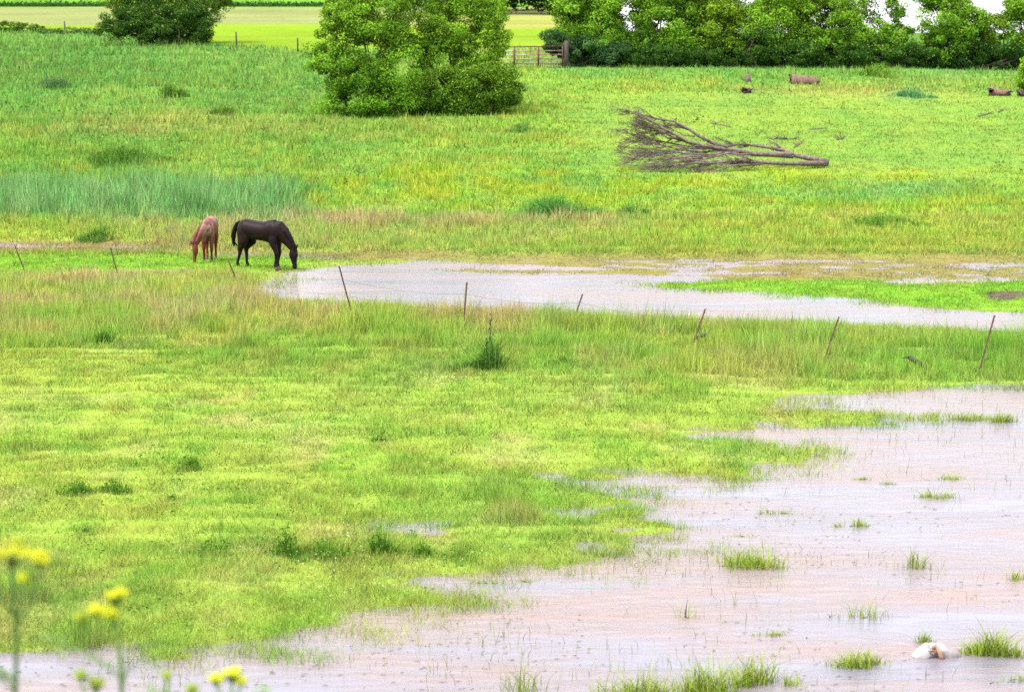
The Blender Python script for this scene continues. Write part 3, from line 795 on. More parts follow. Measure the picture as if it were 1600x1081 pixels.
# ------------------------------------------------------------------ weeds and tufts one can point at
def tuft(px, py, wpx, hpx, n, label, name='grass_tuft', cat='grass tuft', col=C(.17, .29, .03), col2=C(.25, .28, .07), group=None, dy=.5, wid=None, water=True, lean=.72, leaf=0, stemtop=None, peak=None):
    b = ground(px, py, 0.0 if water else None)
    s = b.y / FPX
    zb = float(gz(b.x, b.y)); b.z = max(zb, -.02) if water else zb
    w_, h_ = wpx * s, hpx * s
    x = RNG.normal(0, .25, n) * w_; y = RNG.normal(0, .25, n) * dy * w_
    if not stemtop and n >= 100:       # several crowns grown together, not one dome
        ks = RNG.integers(3, 7); kx, ky, kh = RNG.normal(0, .27, ks) * w_, RNG.normal(0, .27, ks) * dy * w_, RNG.uniform(.45, 1.1, ks)
        kk_ = RNG.integers(0, ks, n); x = kx[kk_] + x * .5; y = ky[kk_] + y * .5
    rr = np.sqrt((x / w_) ** 2 + (y / (dy * w_)) ** 2)
    h = h_ * RNG.uniform(.35, 1.0, n) * np.clip(1.15 - rr, .3, 1.1)
    if not stemtop and n >= 100: h = h * kh[kk_]
    if peak is not None: h = h_ * RNG.uniform(.3, 1, n) * (.3 + .8 * np.exp(-((x - peak * w_) / (.16 * w_)) ** 2))
    hue = RNG.uniform(0, 1, n)[:, None]
    c = col * (1 - hue) + col2 * hue
    wd = np.full(n, wid or max(.009, .75 * b.y / (FPX * .64))) * RNG.uniform(.6, 1.3, n)
    V, F, K = blades(name, x, y, gz(x + b.x, y + b.y).clip(-.06, None) - b.z, h + .03, wd, c * .95, c * 1.1, lean=lean, five=True, jit=.2)
    rm = 22; q = np.linspace(0, 2 * np.pi, rm, endpoint=False); jr = RNG.uniform(.75, 1.15, rm)      # the root mat the blades grow from
    mats = []
    for fr_, zz_ in ((1.0, -.07), (.8, .012), (.35, .03)):
        mx_, my_ = np.cos(q) * jr * fr_ * w_ * .55, np.sin(q) * jr * fr_ * w_ * dy * .55
        mats.append(np.stack([mx_, my_, gz(mx_ + b.x, my_ + b.y).clip(-.06, None) - b.z + zz_], 1))
    mats.append(np.array([[0, 0, .035]])); v0 = len(V)
    fm = []
    for r_ in range(2):
        for i_ in range(rm):
            a_, b_ = v0 + r_ * rm + i_, v0 + r_ * rm + (i_ + 1) % rm
            fm += [(a_, b_, b_ + rm), (a_, b_ + rm, a_ + rm)]
    fm += [(v0 + 2 * rm + i_, v0 + 2 * rm + (i_ + 1) % rm, v0 + 3 * rm) for i_ in range(rm)]
    MV = np.concatenate(mats); V = np.concatenate([V, MV]); F = np.concatenate([F, np.array(fm)])
    K = np.concatenate([K, np.tile(C(.12, .13, .035), (len(MV), 1)) * RNG.uniform(.7, 1.2, (len(MV), 1))])
    if not leaf and stemtop is None:
        o = bulk(name, V, F, M_GRASS, K); o.location = b
        return tag(o, label, cat, group)
    rt = root(name, b, label, cat, 0, group)
    bulk('blades', V, F, M_GRASS, K, rt)
    if leaf:
        lp = np.stack([RNG.normal(0, .24, leaf) * w_, RNG.normal(0, .24, leaf) * dy * w_, np.zeros(leaf)], 1)
        lp[:, 2] = gz(lp[:, 0] + b.x, lp[:, 1] + b.y) - b.z + RNG.uniform(.1, .85, leaf) * h_ * (np.clip(1.2 - 2 * np.abs(lp[:, 0]) / w_, .25, 1) if peak is None else .25 + .75 * np.exp(-((lp[:, 0] - peak * w_) / (.17 * w_)) ** 2))
        hh = RNG.uniform(0, 1, leaf)[:, None]
        leaf_cloud('leaves', lp, max(.05, 1.6 * s * 1.6), col * (1 - hh) + col2 * hh, rt)
    if stemtop is not None:
        mb = MB()
        for (sx, sy) in stemtop:
            e_ = at_depth(sx, sy, b.y) - b
            f_ = Vector((e_.x * .6, 0, 0))
            mb.tube([f_, f_.lerp(e_, .5) + Vector((.01, 0, 0)), e_], [.013, .011, .006], 5)
            for q in range(16):
                u = RNG.uniform(.25, 1); c_ = f_.lerp(e_, u)
                mb.blob(c_ + Vector((RNG.normal(0, .012), RNG.normal(0, .012), 0)), (.016, .016, .026), 5, 3)
        mb.build('stem', M_WEEDSTEM, rt)
    return rt
M_WEEDSTEM = mat_solid('weed_stem', (.035, .06, .018), (.06, .05, .03), 20, .8)
DW, DW2 = C(.035, .10, .014), C(.09, .185, .027)
tuft(752, 579, 84, 66, 620, 'tall dark weed with a bare spike, standing alone in the fence grass', 'weed', 'weed', DW, DW2, water=False, leaf=480, peak=.2, stemtop=[(768, 485), (761, 528)])
for (px, py, w_, h_, n, lab) in [
    (293, 734, 44, 26, 260, 'small dark green weed clump alone on the grazed turf, left'),
    (120, 772, 60, 24, 260, 'low dark weed clump at the left, nearer the left edge than the alone one'),
    (180, 770, 56, 24, 240, 'low dark weed clump beside a twin, just above the yellow flowers'),
    (270, 782, 22, 10, 90, 'tiny dark weed tuft below the small dark clump on the left turf'),
    (448, 866, 50, 52, 260, 'tall grassy weed clump with yellow straw at the left end of a row of weeds'),
    (520, 872, 110, 34, 420, 'wide leafy weed clump in the middle of the row above the water'),
    (592, 866, 44, 52, 280, 'upright dark weed clump at the right end of the row of weeds'),
    (660, 868, 50, 26, 200, 'low weed clump nearest the shore, right of the weed row'),
    (335, 866, 70, 30, 300, 'broad low weed clump in the orange tinted turf, lower left'),
    (170, 538, 50, 36, 260, 'dark green clump in the tall fence grass below the horses, left'),
    (590, 690, 30, 10, 100, 'tiny dark weed tuft in the middle of the grazed turf'),
    (880, 570, 30, 16, 110, 'small dark weed right of the tall spiked weed')]:
    tuft(px, py, w_, h_, n, lab, 'weed_clump', 'weed', C(.055, .145, .016), C(.115, .225, .025), 'weed clumps on the turf', water=False, leaf=int(n * .45), dy=.8)
for (px, py, w_, h_, n, lab, c1, c2) in [
    (195, 255, 140, 22, 900, 'long dark patch of nettles above the bluish rushes, left', C(.035, .105, .013), C(.08, .17, .02)),
    (865, 337, 120, 30, 800, 'rich green patch of tall weeds below the low bushes, mid slope', C(.035, .14, .022), C(.08, .22, .04)),
    (160, 375, 62, 18, 420, 'dark green tuft at the edge of the far water, left of the horses', C(.05, .13, .02), C(.12, .22, .03)),
    (820, 205, 50, 10, 260, 'thin dark green patch on the mown slope right of the big bushes', C(.06, .15, .03), C(.10, .21, .03)),
    (265, 153, 40, 20, 260, 'small leafy weed on the upper slope, nearest the broad tree', C(.06, .16, .02), C(.12, .23, .03)),
    (350, 180, 34, 16, 220, 'round weed right of the yellow streak on the upper slope', C(.05, .14, .02), C(.12, .22, .03)),
    (85, 137, 60, 18, 260, 'dull grey green weed patch on the upper left slope', C(.05, .12, .04), C(.09, .17, .05)),
    (1375, 120, 60, 18, 320, 'leafy weeds at the foot of the hedge below the thin gappy tree', C(.06, .17, .02), C(.16, .26, .03)),
    (1425, 152, 46, 14, 240, 'blue green weed patch on the far slope left of the splintered log', C(.045, .16, .05), C(.09, .23, .07)),
    (1385, 352, 90, 20, 420, 'dark weed patch at the right, where the slope meets the flats', C(.06, .16, .02), C(.12, .23, .03)),
    (985, 335, 40, 16, 220, 'small weed patch just right of the rich green one', C(.06, .17, .03), C(.12, .24, .04)),
    (295, 300, 60, 26, 0, '', None, None)]:
    if n:
        tuft(px, py, w_, h_ * 1.35, int(n * 1.7), lab, 'weed_patch', 'weeds', c1, c2, 'weed patches on the hill', water=False, leaf=n, dy=1.0)

TG = 'grass tufts standing in the flood water'
for (px, py, w_, h_, n, lab) in [
    (1135, 884, 150, 46, 700, 'broad grass tuft in the water near the turf shore, largest of the mid water tufts'),
    (1490, 655, 110, 44, 620, 'thick grass tuft with brown debris at the far right of the flood'),
    (1565, 660, 70, 26, 260, 'straggling grass tuft right beside the thick debris tuft, far right'),
    (1470, 777, 60, 28, 240, 'small dense tuft in open water, lower of two close together at the right'),
    (1495, 749, 70, 16, 200, 'flat small tuft in open water, upper of two close together at the right'),
    (1225, 802, 115, 16, 320, 'long flat strip of grass and debris lying in the water, mid right'),
    (1330, 822, 50, 26, 150, 'thin bright tuft in open water right of the flat strip'),
    (1345, 750, 44, 14, 130, 'faint low tuft in open water at the right, left of the two close ones'),
    (1388, 757, 36, 12, 90, 'smallest low tuft in open water beside the faint one'),
    (1545, 1025, 120, 64, 700, 'big bright grass tuft at the lower right, right of the white bag'),
    (1446, 1004, 24, 40, 120, 'narrow upright green tuft right behind the white bag'),
    (1345, 1040, 100, 62, 320, 'sparse tall tuft left of the white bag, with stems leaning'),
    (1205, 992, 60, 20, 200, 'low flat tuft with a dark middle, in the water lower right of centre'),
    (1350, 965, 100, 40, 90, 'scattered upright blades in open water above the sparse tall tuft'),
    (1432, 888, 50, 44, 80, 'few thin stems with a small leafy foot in the open brown water'),
    (1590, 905, 40, 34, 110, 'small tuft in the brown water cut by the right edge'),
    (1585, 1062, 60, 30, 160, 'low leafy tuft in the lower right corner'),
    (1020, 1092, 103, 75, 390, 'bright upright tuft at the bottom edge, left of the pair'),
    (1115, 1088, 126, 89, 546, 'tallest bright tuft at the bottom edge, mid right'),
    (1195, 1070, 103, 81, 338, 'leaning tuft at the bottom edge, right of the tallest one'),
    (950, 1096, 80, 59, 208, 'short tuft at the bottom edge, leftmost of the bottom group'),
    (820, 1082, 69, 81, 78, 'few long blades leaning right at the bottom edge, near the middle'),
    (1075, 965, 50, 46, 22, 'thin broken stems alone in the brown current'),
    (820, 909, 60, 12, 110, 'tiny grass island just off the turf shore, lower middle'),
    (760, 912, 60, 12, 130, 'small flat grass island close to the turf shore, lower middle'),
    (1160, 838, 60, 10, 120, 'tiny dark topped grass island above the broad tuft')]:
    thin = n < 100
    tuft(px, py, w_, h_, n, lab, 'grass_tuft', 'grass tuft', C(.17, .29, .02) if not thin else C(.12, .21, .03), C(.25, .27, .07), TG, dy=.55, wid=.011 if not thin else .009)

# loose blades standing thinly in the shallows
x, y = scatter(11500, 26, 58); z = gz(x, y); q = (z < -.03) & (fbm(x * .7, y * .5, 140, 3) > .50 + .1 * sm(-.1, -.3, z)) & (RNG.uniform(0, 1, len(x)) < .25 + .75 * sm(-.3, -.1, z))
x, y = x[q], y[q]; m = len(x)
V, F, K = blades('sg', x, y, np.full(m, -.05), RNG.uniform(.06, .24, m), np.full(m, .008), np.tile(C(.15, .2, .05), (m, 1)), np.tile(C(.2, .2, .08), (m, 1)), five=True)
tag(bulk('drowned_grass', V, F, M_GRASS, K), kind='stuff')

# bits of straw and bark drifting on the flood
x, y = scatter(3600, 26, 60); z = gz(x, y); q = (z < -.05) & (fbm(x * .5, y * .4, 190, 3) > .53); x, y = x[q], y[q]; m = len(x)
a = RNG.normal(.25, .5, m); L_ = RNG.uniform(.012, .05, m); W_ = RNG.uniform(.004, .009, m)
dx, dy_ = np.cos(a) * L_, np.sin(a) * L_; ex_, ey_ = -np.sin(a) * W_, np.cos(a) * W_
V = np.stack([np.stack([x - dx, y - dy_, np.full(m, .004)], 1), np.stack([x + ex_, y + ey_, np.full(m, .006)], 1), np.stack([x + dx, y + dy_, np.full(m, .005)], 1), np.stack([x - ex_, y - ey_, np.full(m, .012)], 1)], 1).reshape(-1, 3)
hu = RNG.uniform(0, 1, (m, 1)); kc = C(.08, .06, .045) * (1 - hu) + C(.22, .20, .10) * hu
tag(bulk('floating_debris', V, np.arange(4 * m).reshape(-1, 4), M_GRASS, np.repeat(kc, 4, 0)), kind='stuff')

# ------------------------------------------------------------------ horses
def horse(name, label, loc, heading, scale, p):
    rt = root(name, loc, label, 'horse', heading)
    rt.scale = (scale,) * 3
    body = MB()
    def loft(pts, k=14, fat=1.0):
        """pts: (x, z, in-plane radius, lateral radius, y)"""
        P = [Vector((q[0], q[4] if len(q) > 4 else 0, q[1])) for q in pts]
        rings = []
        for i, c in enumerate(P):
            t = (P[min(i + 1, len(P) - 1)] - P[max(i - 1, 0)]).normalized(); kf = fat if pts[i][1] < .85 else 1
            side = Vector((0, 1, 0)); side = (side - t * side.dot(t)).normalized()
            n = t.cross(side).normalized()
            rings.append([c + side * math.cos(a) * pts[i][3] * kf + n * math.sin(a) * pts[i][2] * kf for a in [2 * math.pi * j / k for j in range(k)]])
        body.ring_loft(rings)
    bend = p.get('bend', 0)
    def B(x):      # sideways turn of the neck
        return bend * max(0, (x - .55)) ** 1.4
    loft([(-.69, 1.22, .08, .08), (-.645, 1.21, .19, .15), (-.56, 1.20, .265, .22), (-.42, 1.185, .305, .265), (-.22, 1.178, .285, .26), (0, 1.145, .288, .268), (.22, 1.128, .295, .265), (.42, 1.125, .35, .25), (.58, 1.15, .355, .20), (.70, 1.12, .29, .17), (.80, 1.06, .20, .14), (.86, 1.03, .11, .09)], 36)
    for s in (-1, 1):                                   # shoulder, thigh and stifle muscle
        body.blob((.60, s * .135, 1.10), (.17, .085, .27), 16, 10); body.blob((-.44, s * .15, 1.10), (.21, .115, .27), 16, 10); body.blob((.08, s * .09, 1.03), (.42, .16, .17), 18, 10)
    nk = p['neck']
    loft([(x, z, r, a, B(x)) for x, z, r, a in nk])
    loft([(x, z, r, a, B(x)) for x, z, r, a in p['head']], 12)
    px_, pz_ = p['poll']; pb = B(px_)
    for s in (-1, 1):                                   # ears
        body.tube([(px_ - .01, pb + s * .05, pz_ - .03), (px_ + p['ear'][0] * .5, pb + s * .075, pz_ + p['ear'][1] * .5), (px_ + p['ear'][0], pb + s * .085, pz_ + p['ear'][1])], [.034, .03, .006], 7)
    ex, ez = p['eye']
    for s in (-1, 1):                                   # brow / eye bulge
        body.blob((ex, B(ex) + s * .075, ez), (.035, .022, .035), 8, 5)
    for (hx, kx, ox, side) in p['hind']:                # hoof x, hock x, offset
        y = side * .15
        loft([(-.40 + ox * .2, 1.14, .25, .12, y * .8), (-.39 + ox * .4, .96, .21, .115, y), (-.40 + ox * .6, .80, .135, .095, y), (kx * .6 - .41 * .4, .67, .092, .075, y), (kx - .005, .555, .066, .055, y), (kx + .01, .49, .05, .045, y * .98), (kx * .5 + hx * .5 - .02, .32, .036, .034, y * .95), (hx - .055, .17, .037, .034, y * .93), (hx - .035, .125, .046, .042, y * .93), (hx, .07, .04, .04, y * .93)], 12, 1.25)
    for (hx, kx, side) in p['fore']:
        y = side * .135
        loft([(.60, 1.12, .22, .09, y * .7), (.585, .92, .155, .10, y), (.60, .76, .095, .08, y), (.6 * .35 + kx * .65, .62, .066, .06, y), (kx + .005, .49, .053, .052, y), (kx, .44, .048, .046, y), (kx * .6 + hx * .4 - .012, .32, .034, .034, y), (hx - .03, .165, .036, .034, y), (hx - .02, .125, .044, .042, y), (hx, .07, .038, .04, y)], 12, 1.25)
    ob = body.build('body', p['coat'], rt)
    md = ob.modifiers.new('remesh', 'REMESH'); md.mode = 'VOXEL'; md.voxel_size = .016; md.use_smooth_shade = True
    ms = ob.modifiers.new('smooth', 'SMOOTH'); ms.factor = .6; ms.iterations = 9
    for lst, sx in ((p['hind'], .93 * .15), (p['fore'], .135)):
        for it in lst:
            hx, side = it[0], it[-1]
            mb = MB()
            rings = []
            for (zz, r, dx) in ((-.015, .062, .022), (.02, .058, .016), (.06, .046, .004), (.085, .042, 0)):
                rings.append([Vector((hx + dx + math.cos(a) * r * 1.1, side * sx + math.sin(a) * r * .95, zz)) for a in [2 * math.pi * j / 12 for j in range(12)]])
            mb.ring_loft(rings); mb.build('hoof', p['hoof'], rt)
    # tail : a dock and hanging strands
    mb = MB(); T = p['tail']
    mb.tube(T, [.045, .06, .075, .075, .06, .018], 9)
    for i in range(14):
        o = [Vector((RNG.normal(0, .018) * (k / 2), RNG.normal(0, .02) * (k / 2), 0)) for k in range(len(T))]
        e = RNG.uniform(-.06, .05)
        pts = [Vector(T[k]) + o[k] for k in range(1, len(T))]; pts[-1] = pts[-1] + Vector((0, 0, e))
        mb.tube(pts, [.02, .024, .024, .02, .005], 5)
    mb.build('tail', p['hair'], rt)
    # mane along the crest
    mb = MB()
    crest = p['crest']
    for i in range(1, len(crest) - 1):
        a, c = Vector((crest[i][0], B(crest[i][0]), crest[i][1])), Vector((crest[i + 1][0], B(crest[i + 1][0]), crest[i + 1][1]))
        for q in range(7):
            u = q / 7 + RNG.uniform(0, .1)
            s0 = a.lerp(c, u); sd = p.get('mane_side', -1)
            ln = RNG.uniform(.6, 1.1) * p.get('mane_len', .16)
            dr = Vector((-.3, sd * .55, -.55)).normalized() * ln
            mb.tube([s0 + Vector((0, -sd * .012, -.03)), s0 + Vector((0, sd * .02, .018)), s0 + dr * .5 + Vector((0, sd * .055, 0)), s0 + dr + Vector((0, sd * .05, 0))], [.018, .022, .018, .005], 5)
    mb.build('mane', p['hair'], rt)
    for s in (-1, 1):
        mb = MB(); mb.blob((ex + .012, B(ex) + s * .093, ez), (.017, .01, .014), 8, 5); mb.build('eye', p['eyemat'], rt)
    return rt

def mat_coat(name, c1, c2, rough, scale=2.2, star=None, patch=None, spec=.12):
    m, t, o = mat_new(name)
    p = t.nodes.new('ShaderNodeBsdfPrincipled'); p.inputs['Roughness'].default_value = rough; p.inputs['Specular IOR Level'].default_value = spec
    tc = t.nodes.new('ShaderNodeTexCoord')
    nz = t.nodes.new('ShaderNodeTexNoise'); nz.inputs['Scale'].default_value = scale; nz.inputs['Detail'].default_value = 4
    t.links.new(tc.outputs['Object'], nz.inputs['Vector'])
    mr = t.nodes.new('ShaderNodeMapRange'); mr.inputs['From Min'].default_value = .4; mr.inputs['From Max'].default_value = .68
    t.links.new(nz.outputs[0], mr.inputs[0])
    mx = t.nodes.new('ShaderNodeMix'); mx.data_type = 'RGBA'; mx.inputs[6].default_value = (*c1, 1); mx.inputs[7].default_value = (*c2, 1)
    t.links.new(mr.outputs[0], mx.inputs[0])
    last = mx.outputs[2]
    for (cen, rad, colr, soft) in (star or []):  # coat markings and painted highlights alike
        ds = t.nodes.new('ShaderNodeVectorMath'); ds.operation = 'DISTANCE'; ds.inputs[1].default_value = cen
        t.links.new(tc.outputs['Object'], ds.inputs[0])
        r2 = t.nodes.new('ShaderNodeMapRange'); r2.inputs['From Min'].default_value = rad + soft; r2.inputs['From Max'].default_value = rad - soft
        t.links.new(ds.outputs['Value'], r2.inputs[0])
        nm = t.nodes.new('ShaderNodeMath'); nm.operation = 'MULTIPLY'; t.links.new(r2.outputs[0], nm.inputs[0])
        n2 = t.nodes.new('ShaderNodeTexNoise'); n2.inputs['Scale'].default_value = 7 if soft > .04 else 1; t.links.new(tc.outputs['Object'], n2.inputs['Vector'])
        n3 = t.nodes.new('ShaderNodeMapRange'); n3.inputs['From Min'].default_value = .35; n3.inputs['From Max'].default_value = .6; n3.inputs['To Min'].default_value = .25 if soft > .04 else 1
        t.links.new(n2.outputs[0], n3.inputs[0]); t.links.new(n3.outputs[0], nm.inputs[1])
        m2 = t.nodes.new('ShaderNodeMix'); m2.data_type = 'RGBA'; m2.inputs[7].default_value = (*colr, 1)
        t.links.new(nm.outputs[0], m2.inputs[0]); t.links.new(last, m2.inputs[6]); last = m2.outputs[2]
    t.links.new(last, p.inputs['Base Color']); t.links.new(p.outputs[0], o.inputs[0])
    return m
M_BLACK = mat_coat('black_coat', (.0062, .0032, .0036), (.013, .0050, .0038), .50, scale=3.2, spec=.12)
M_BHAIR = mat_solid('black_hair', (.004, .003, .0035), (.008, .005, .005), 14, .6, spec=.08)
M_CHEST = mat_coat('chestnut_coat', (.112, .029, .016), (.07, .017, .010), .46, 2.5, star=[((1.255, .03, .44), .06, (.62, .52, .48), .015), ((.74, -.14, 1.12), .34, (.33, .20, .165), .14), ((-.2, 0, 1.48), .28, (.26, .11, .075), .16)])  # white star and roan neck; neck sheen and back highlight are painted in
M_CHAIR = mat_solid('chestnut_hair', (.17, .075, .05), (.08, .03, .02), 14, .6, spec=.1)
M_HOOF = mat_solid('hoof', (.03, .024, .022), (.06, .045, .04), 10, .6)
M_EYE = mat_solid('horse_eye', (.01, .007, .006), None, 4, .12)
hd_black = [(1.20, .70, .10, .075), (1.235, .62, .115, .085), (1.225, .50, .145, .10), (1.225, .40, .135, .095), (1.24, .30, .10, .075), (1.255, .20, .078, .06), (1.265, .12, .075, .06), (1.265, .06, .07, .056), (1.262, .035, .045, .04)]
P_BLACK = dict(neck=[(.55, 1.20, .27, .17), (.72, 1.18, .30, .15), (.88, 1.06, .255, .125), (1.02, .91, .20, .105), (1.13, .77, .155, .09), (1.21, .65, .12, .082)],
               head=hd_black, poll=(1.30, .68), ear=(.045, .12), eye=(1.30, .46),
               hind=[(-.60, -.56, -.1, -1), (-.44, -.52, .1, 1)], fore=[(.70, .71, -1), (.62, .645, 1)],
               tail=[(-.63, 0, 1.39), (-.74, 0, 1.33), (-.82, 0, 1.16), (-.86, 0, 1.0), (-.865, 0, .86), (-.84, 0, .66)],
               crest=[(.68, 1.475), (.82, 1.37), (.96, 1.24), (1.09, 1.09), (1.2, .94), (1.29, .78), (1.33, .68)],
               coat=M_BLACK, hair=M_BHAIR, hoof=M_HOOF, eyemat=M_EYE, mane_side=-1, mane_len=.12)
b = ground(404, 420)
horse('horse', 'black horse grazing at the edge of the far pool, head down to the right', b, math.radians(-26), 1.0, P_BLACK)
P_CH = dict(P_BLACK)
P_CH.update(coat=M_CHEST, hair=M_CHAIR, bend=-.62, hind=[(-.48, -.56, 0, -1), (-.62, -.6, -.1, 1)], fore=[(.76, .73, 1), (.58, .63, -1)], mane_side=-1, mane_len=.14)
b = ground(328, 407)
horse('horse', 'chestnut horse with a white star, grazing head on beside the black one', b, math.radians(-90 + 1), .90, P_CH)

# ------------------------------------------------------------------ fence posts and wire
posts = [(22, 383, 38, 424, 'rusty steel fence post at the far left, leaning left, half sunk in grass'),
         (172, 387, 184, 432, 'rusty steel fence post leaning left, left of the chestnut horse'),
         (356, 407, 374, 452, 'thin dark fence post leaning sharply left below the black horse'),
         (529, 416, 550, 494, 'dark steel fence post leaning left in front of the bright pool'),
         (730, 441, 724, 512, 'rusty steel fence post nearly upright, behind the tall spiked weed'),
         (911, 460, 895, 508, 'short brown fence post leaning right, between the upright one and the debris'),
         (1103, 483, 1082, 542, 'grey brown fence post leaning right with dark debris at its foot'),
         (1312, 495, 1288, 564, 'weathered fence post leaning right, second from the right'),
         (1555, 493, 1530, 584, 'tall rusty fence post leaning right, rightmost of the row')]
PG = 'steel posts of the leaning wire fence'
tops = []
def tpost(foot, top, label, group, mat=M_POST, w_=.04):
    d = top - foot; L = d.length
    rt = root('fence_post', foot, label, 'fence post', 0, group)
    q = d.to_track_quat('Z', 'Y').to_matrix()
    mb = MB()
    mb.box(q @ Vector((0, 0, L / 2 - .1)), (w_, .006, L + .2), q)
    mb.box(q @ Vector((0, .017, L / 2 - .1)), (.006, .029, L + .2), q)
    for k in range(int(L / .11)):
        mb.box(q @ Vector((0, -.007, .15 + k * .11)), (.018, .009, .022), q)
    mb.build('shaft', mat, rt, smooth=False)
    return foot, top
pw = []
for (tx, ty, fx, fy, lab) in posts:
    f = ground(fx, fy)
    t_ = at_depth(tx, ty, f.y - .05)
    pw.append(tpost(f, t_, lab, PG))
mb = MB()
for frac in (.42, .74):
    for (f0, t0), (f1, t1) in zip(pw[:-1], pw[1:]):
        a = f0.lerp(t0, frac) + Vector((0, -.03, 0)); c = f1.lerp(t1, frac) + Vector((0, -.03, 0))
        pts = [a.lerp(c, u) - Vector((0, 0, .10 * 4 * u * (1 - u))) for u in [i / 10 for i in range(11)]]
        mb.tube(pts, .003, 4)
    f1, t1 = pw[-1]
    a = f1.lerp(t1, frac) + Vector((0, -.03, 0)); mb.tube([a, a + Vector((2.2, -1.0, -.06)), a + Vector((4.2, -2.0, 0))], .003, 4)
tag(mb.build('fence_wire', M_WIRE), 'thin sagging strands of rusty wire strung along the leaning posts', 'wire')
for (px, py0, py1, lab) in [(369, 51, 76, 'dark old fence post on the boundary right of the broad tree'),
                            (465, 60, 82, 'dark old fence post on the boundary close to the rounded bush'),
                            (101, 34, 52, 'dark old fence post on the boundary at the top left')]:
    f = ground(px, py1); s = f.y / FPX
    h_ = (py1 - py0) * s
    rt = root('boundary_post', f, lab, 'fence post', 0, 'old posts of the boundary fence')
    mb = MB(); mb.tube([(0, 0, -.2), (.02, 0, h_ * .5), (.0, 0, h_)], [.06, .058, .05], 8); mb.build('shaft', M_DARKWOOD, rt)
    mb = MB(); mb.tube([(.01, -.06, h_ * .72), (.01, .06, h_ * .72)], .012, 5); mb.build('staple', M_WIRE, rt)

# ------------------------------------------------------------------ field gate
gy_ = HB - 2.4
gl, gr = at_depth(757, 115, gy_ - 1.0), at_depth(879, 110, gy_)
gl.z = float(gz(gl.x, gl.y)); gr.z = float(gz(gr.x, gr.y))
rt = root('field_gate', gr, 'rust red tubular field gate with highlights painted pale on its rails, beside the hedge', 'gate')
dv = gl - gr; HG = 1.32; s_ = gr.y / FPX
def gp(u, h): return dv * u + Vector((0, 0, .14 + h))
for h_ in (0.0, .17, .42, .68, .92, 1.18):
    mb = MB(); mb.tube([gp(0, h_), gp(.5, h_ + .005), gp(1, h_)], .034, 7); mb.build('rail', M_RAIL if h_ < 1.1 else M_GATE, rt)
for u in (0.0, .31, .62, 1.0):
    mb = MB(); mb.tube([gp(u, -.03) + Vector((0, -.05, 0)), gp(u, 1.21) + Vector((0, -.05, 0))], .045, 7); mb.build('upright', M_GATE, rt)
f = gr + Vector((.22, .05, 0)); f.z = float(gz(f.x, f.y))
rt = root('gate_post', f, 'stout dark wooden gate post between the red gate and the hedge', 'gate post')
mb = MB(); mb.tube([(0, 0, -.3), (.01, 0, .8), (.03, 0, 1.68)], [.17, .16, .15], 10); mb.build('shaft', M_DARKWOOD, rt)
for hz_ in (.45, 1.2):
    mb = MB(); mb.tube([(-.15, 0, hz_), (-.24, -.03, hz_)], .022, 6); mb.build('hinge', M_GATE, rt)

# ------------------------------------------------------------------ fallen tree
base = ground(1293, 262)
fs = base.y / FPX
rt = root('fallen_tree', base, 'bare fallen tree lying on the mown slope with forked trunk and dry twigs', 'fallen tree')
def FT(zx, zy, dep):
    """photo position (in a 4.103x enlargement from 930,150) at a depth offset -> local point"""
    p = at_depth(930 + zx / 4.103, 150 + zy / 4.103, base.y + dep)
    l = p - base
    gmin = float(gz(p.x, p.y)) - base.z + .03
    l.z = max(l.z, gmin)
    return l
stems = [  # (points (zx, zy, depth), r0, r1)
    ([(1498, 437, 0), (1380, 408, .1), (1270, 385, .2), (1215, 355, .5), (1120, 335, .7), (1000, 318, .9), (910, 315, 1.1), (850, 325, 1.2)], .135, .05),
    ([(1270, 390, .2), (1150, 383, .2), (1020, 378, .15), (900, 355, .1), (800, 340, .1), (700, 326, .1), (600, 300, .1), (520, 255, .15), (440, 215, .2), (370, 165, .3), (340, 150, .3)], .15, .025),
    ([(850, 340, .1), (740, 300, .2), (660, 258, .3), (590, 210, .4), (500, 165, .5), (400, 150, .6), (320, 128, .7), (262, 108, .8)], .10, .02),
    ([(1490, 442, 0), (1350, 440, -.3), (1200, 438, -.6), (1080, 432, -.8), (980, 415, -.9), (870, 420, -1.0), (770, 434, -1.1), (660, 432, -1.2), (560, 445, -1.3), (450, 455, -1.4)], .125, .03),
    ([(1080, 436, -.8), (980, 448, -1.0), (870, 450, -1.2), (800, 476, -1.4), (735, 500, -1.5)], .07, .02),
    ([(1010, 378, .15), (930, 380, -.2), (850, 370, -.5), (760, 395, -.8), (640, 420, -1.0), (520, 430, -1.1)], .06, .018)]
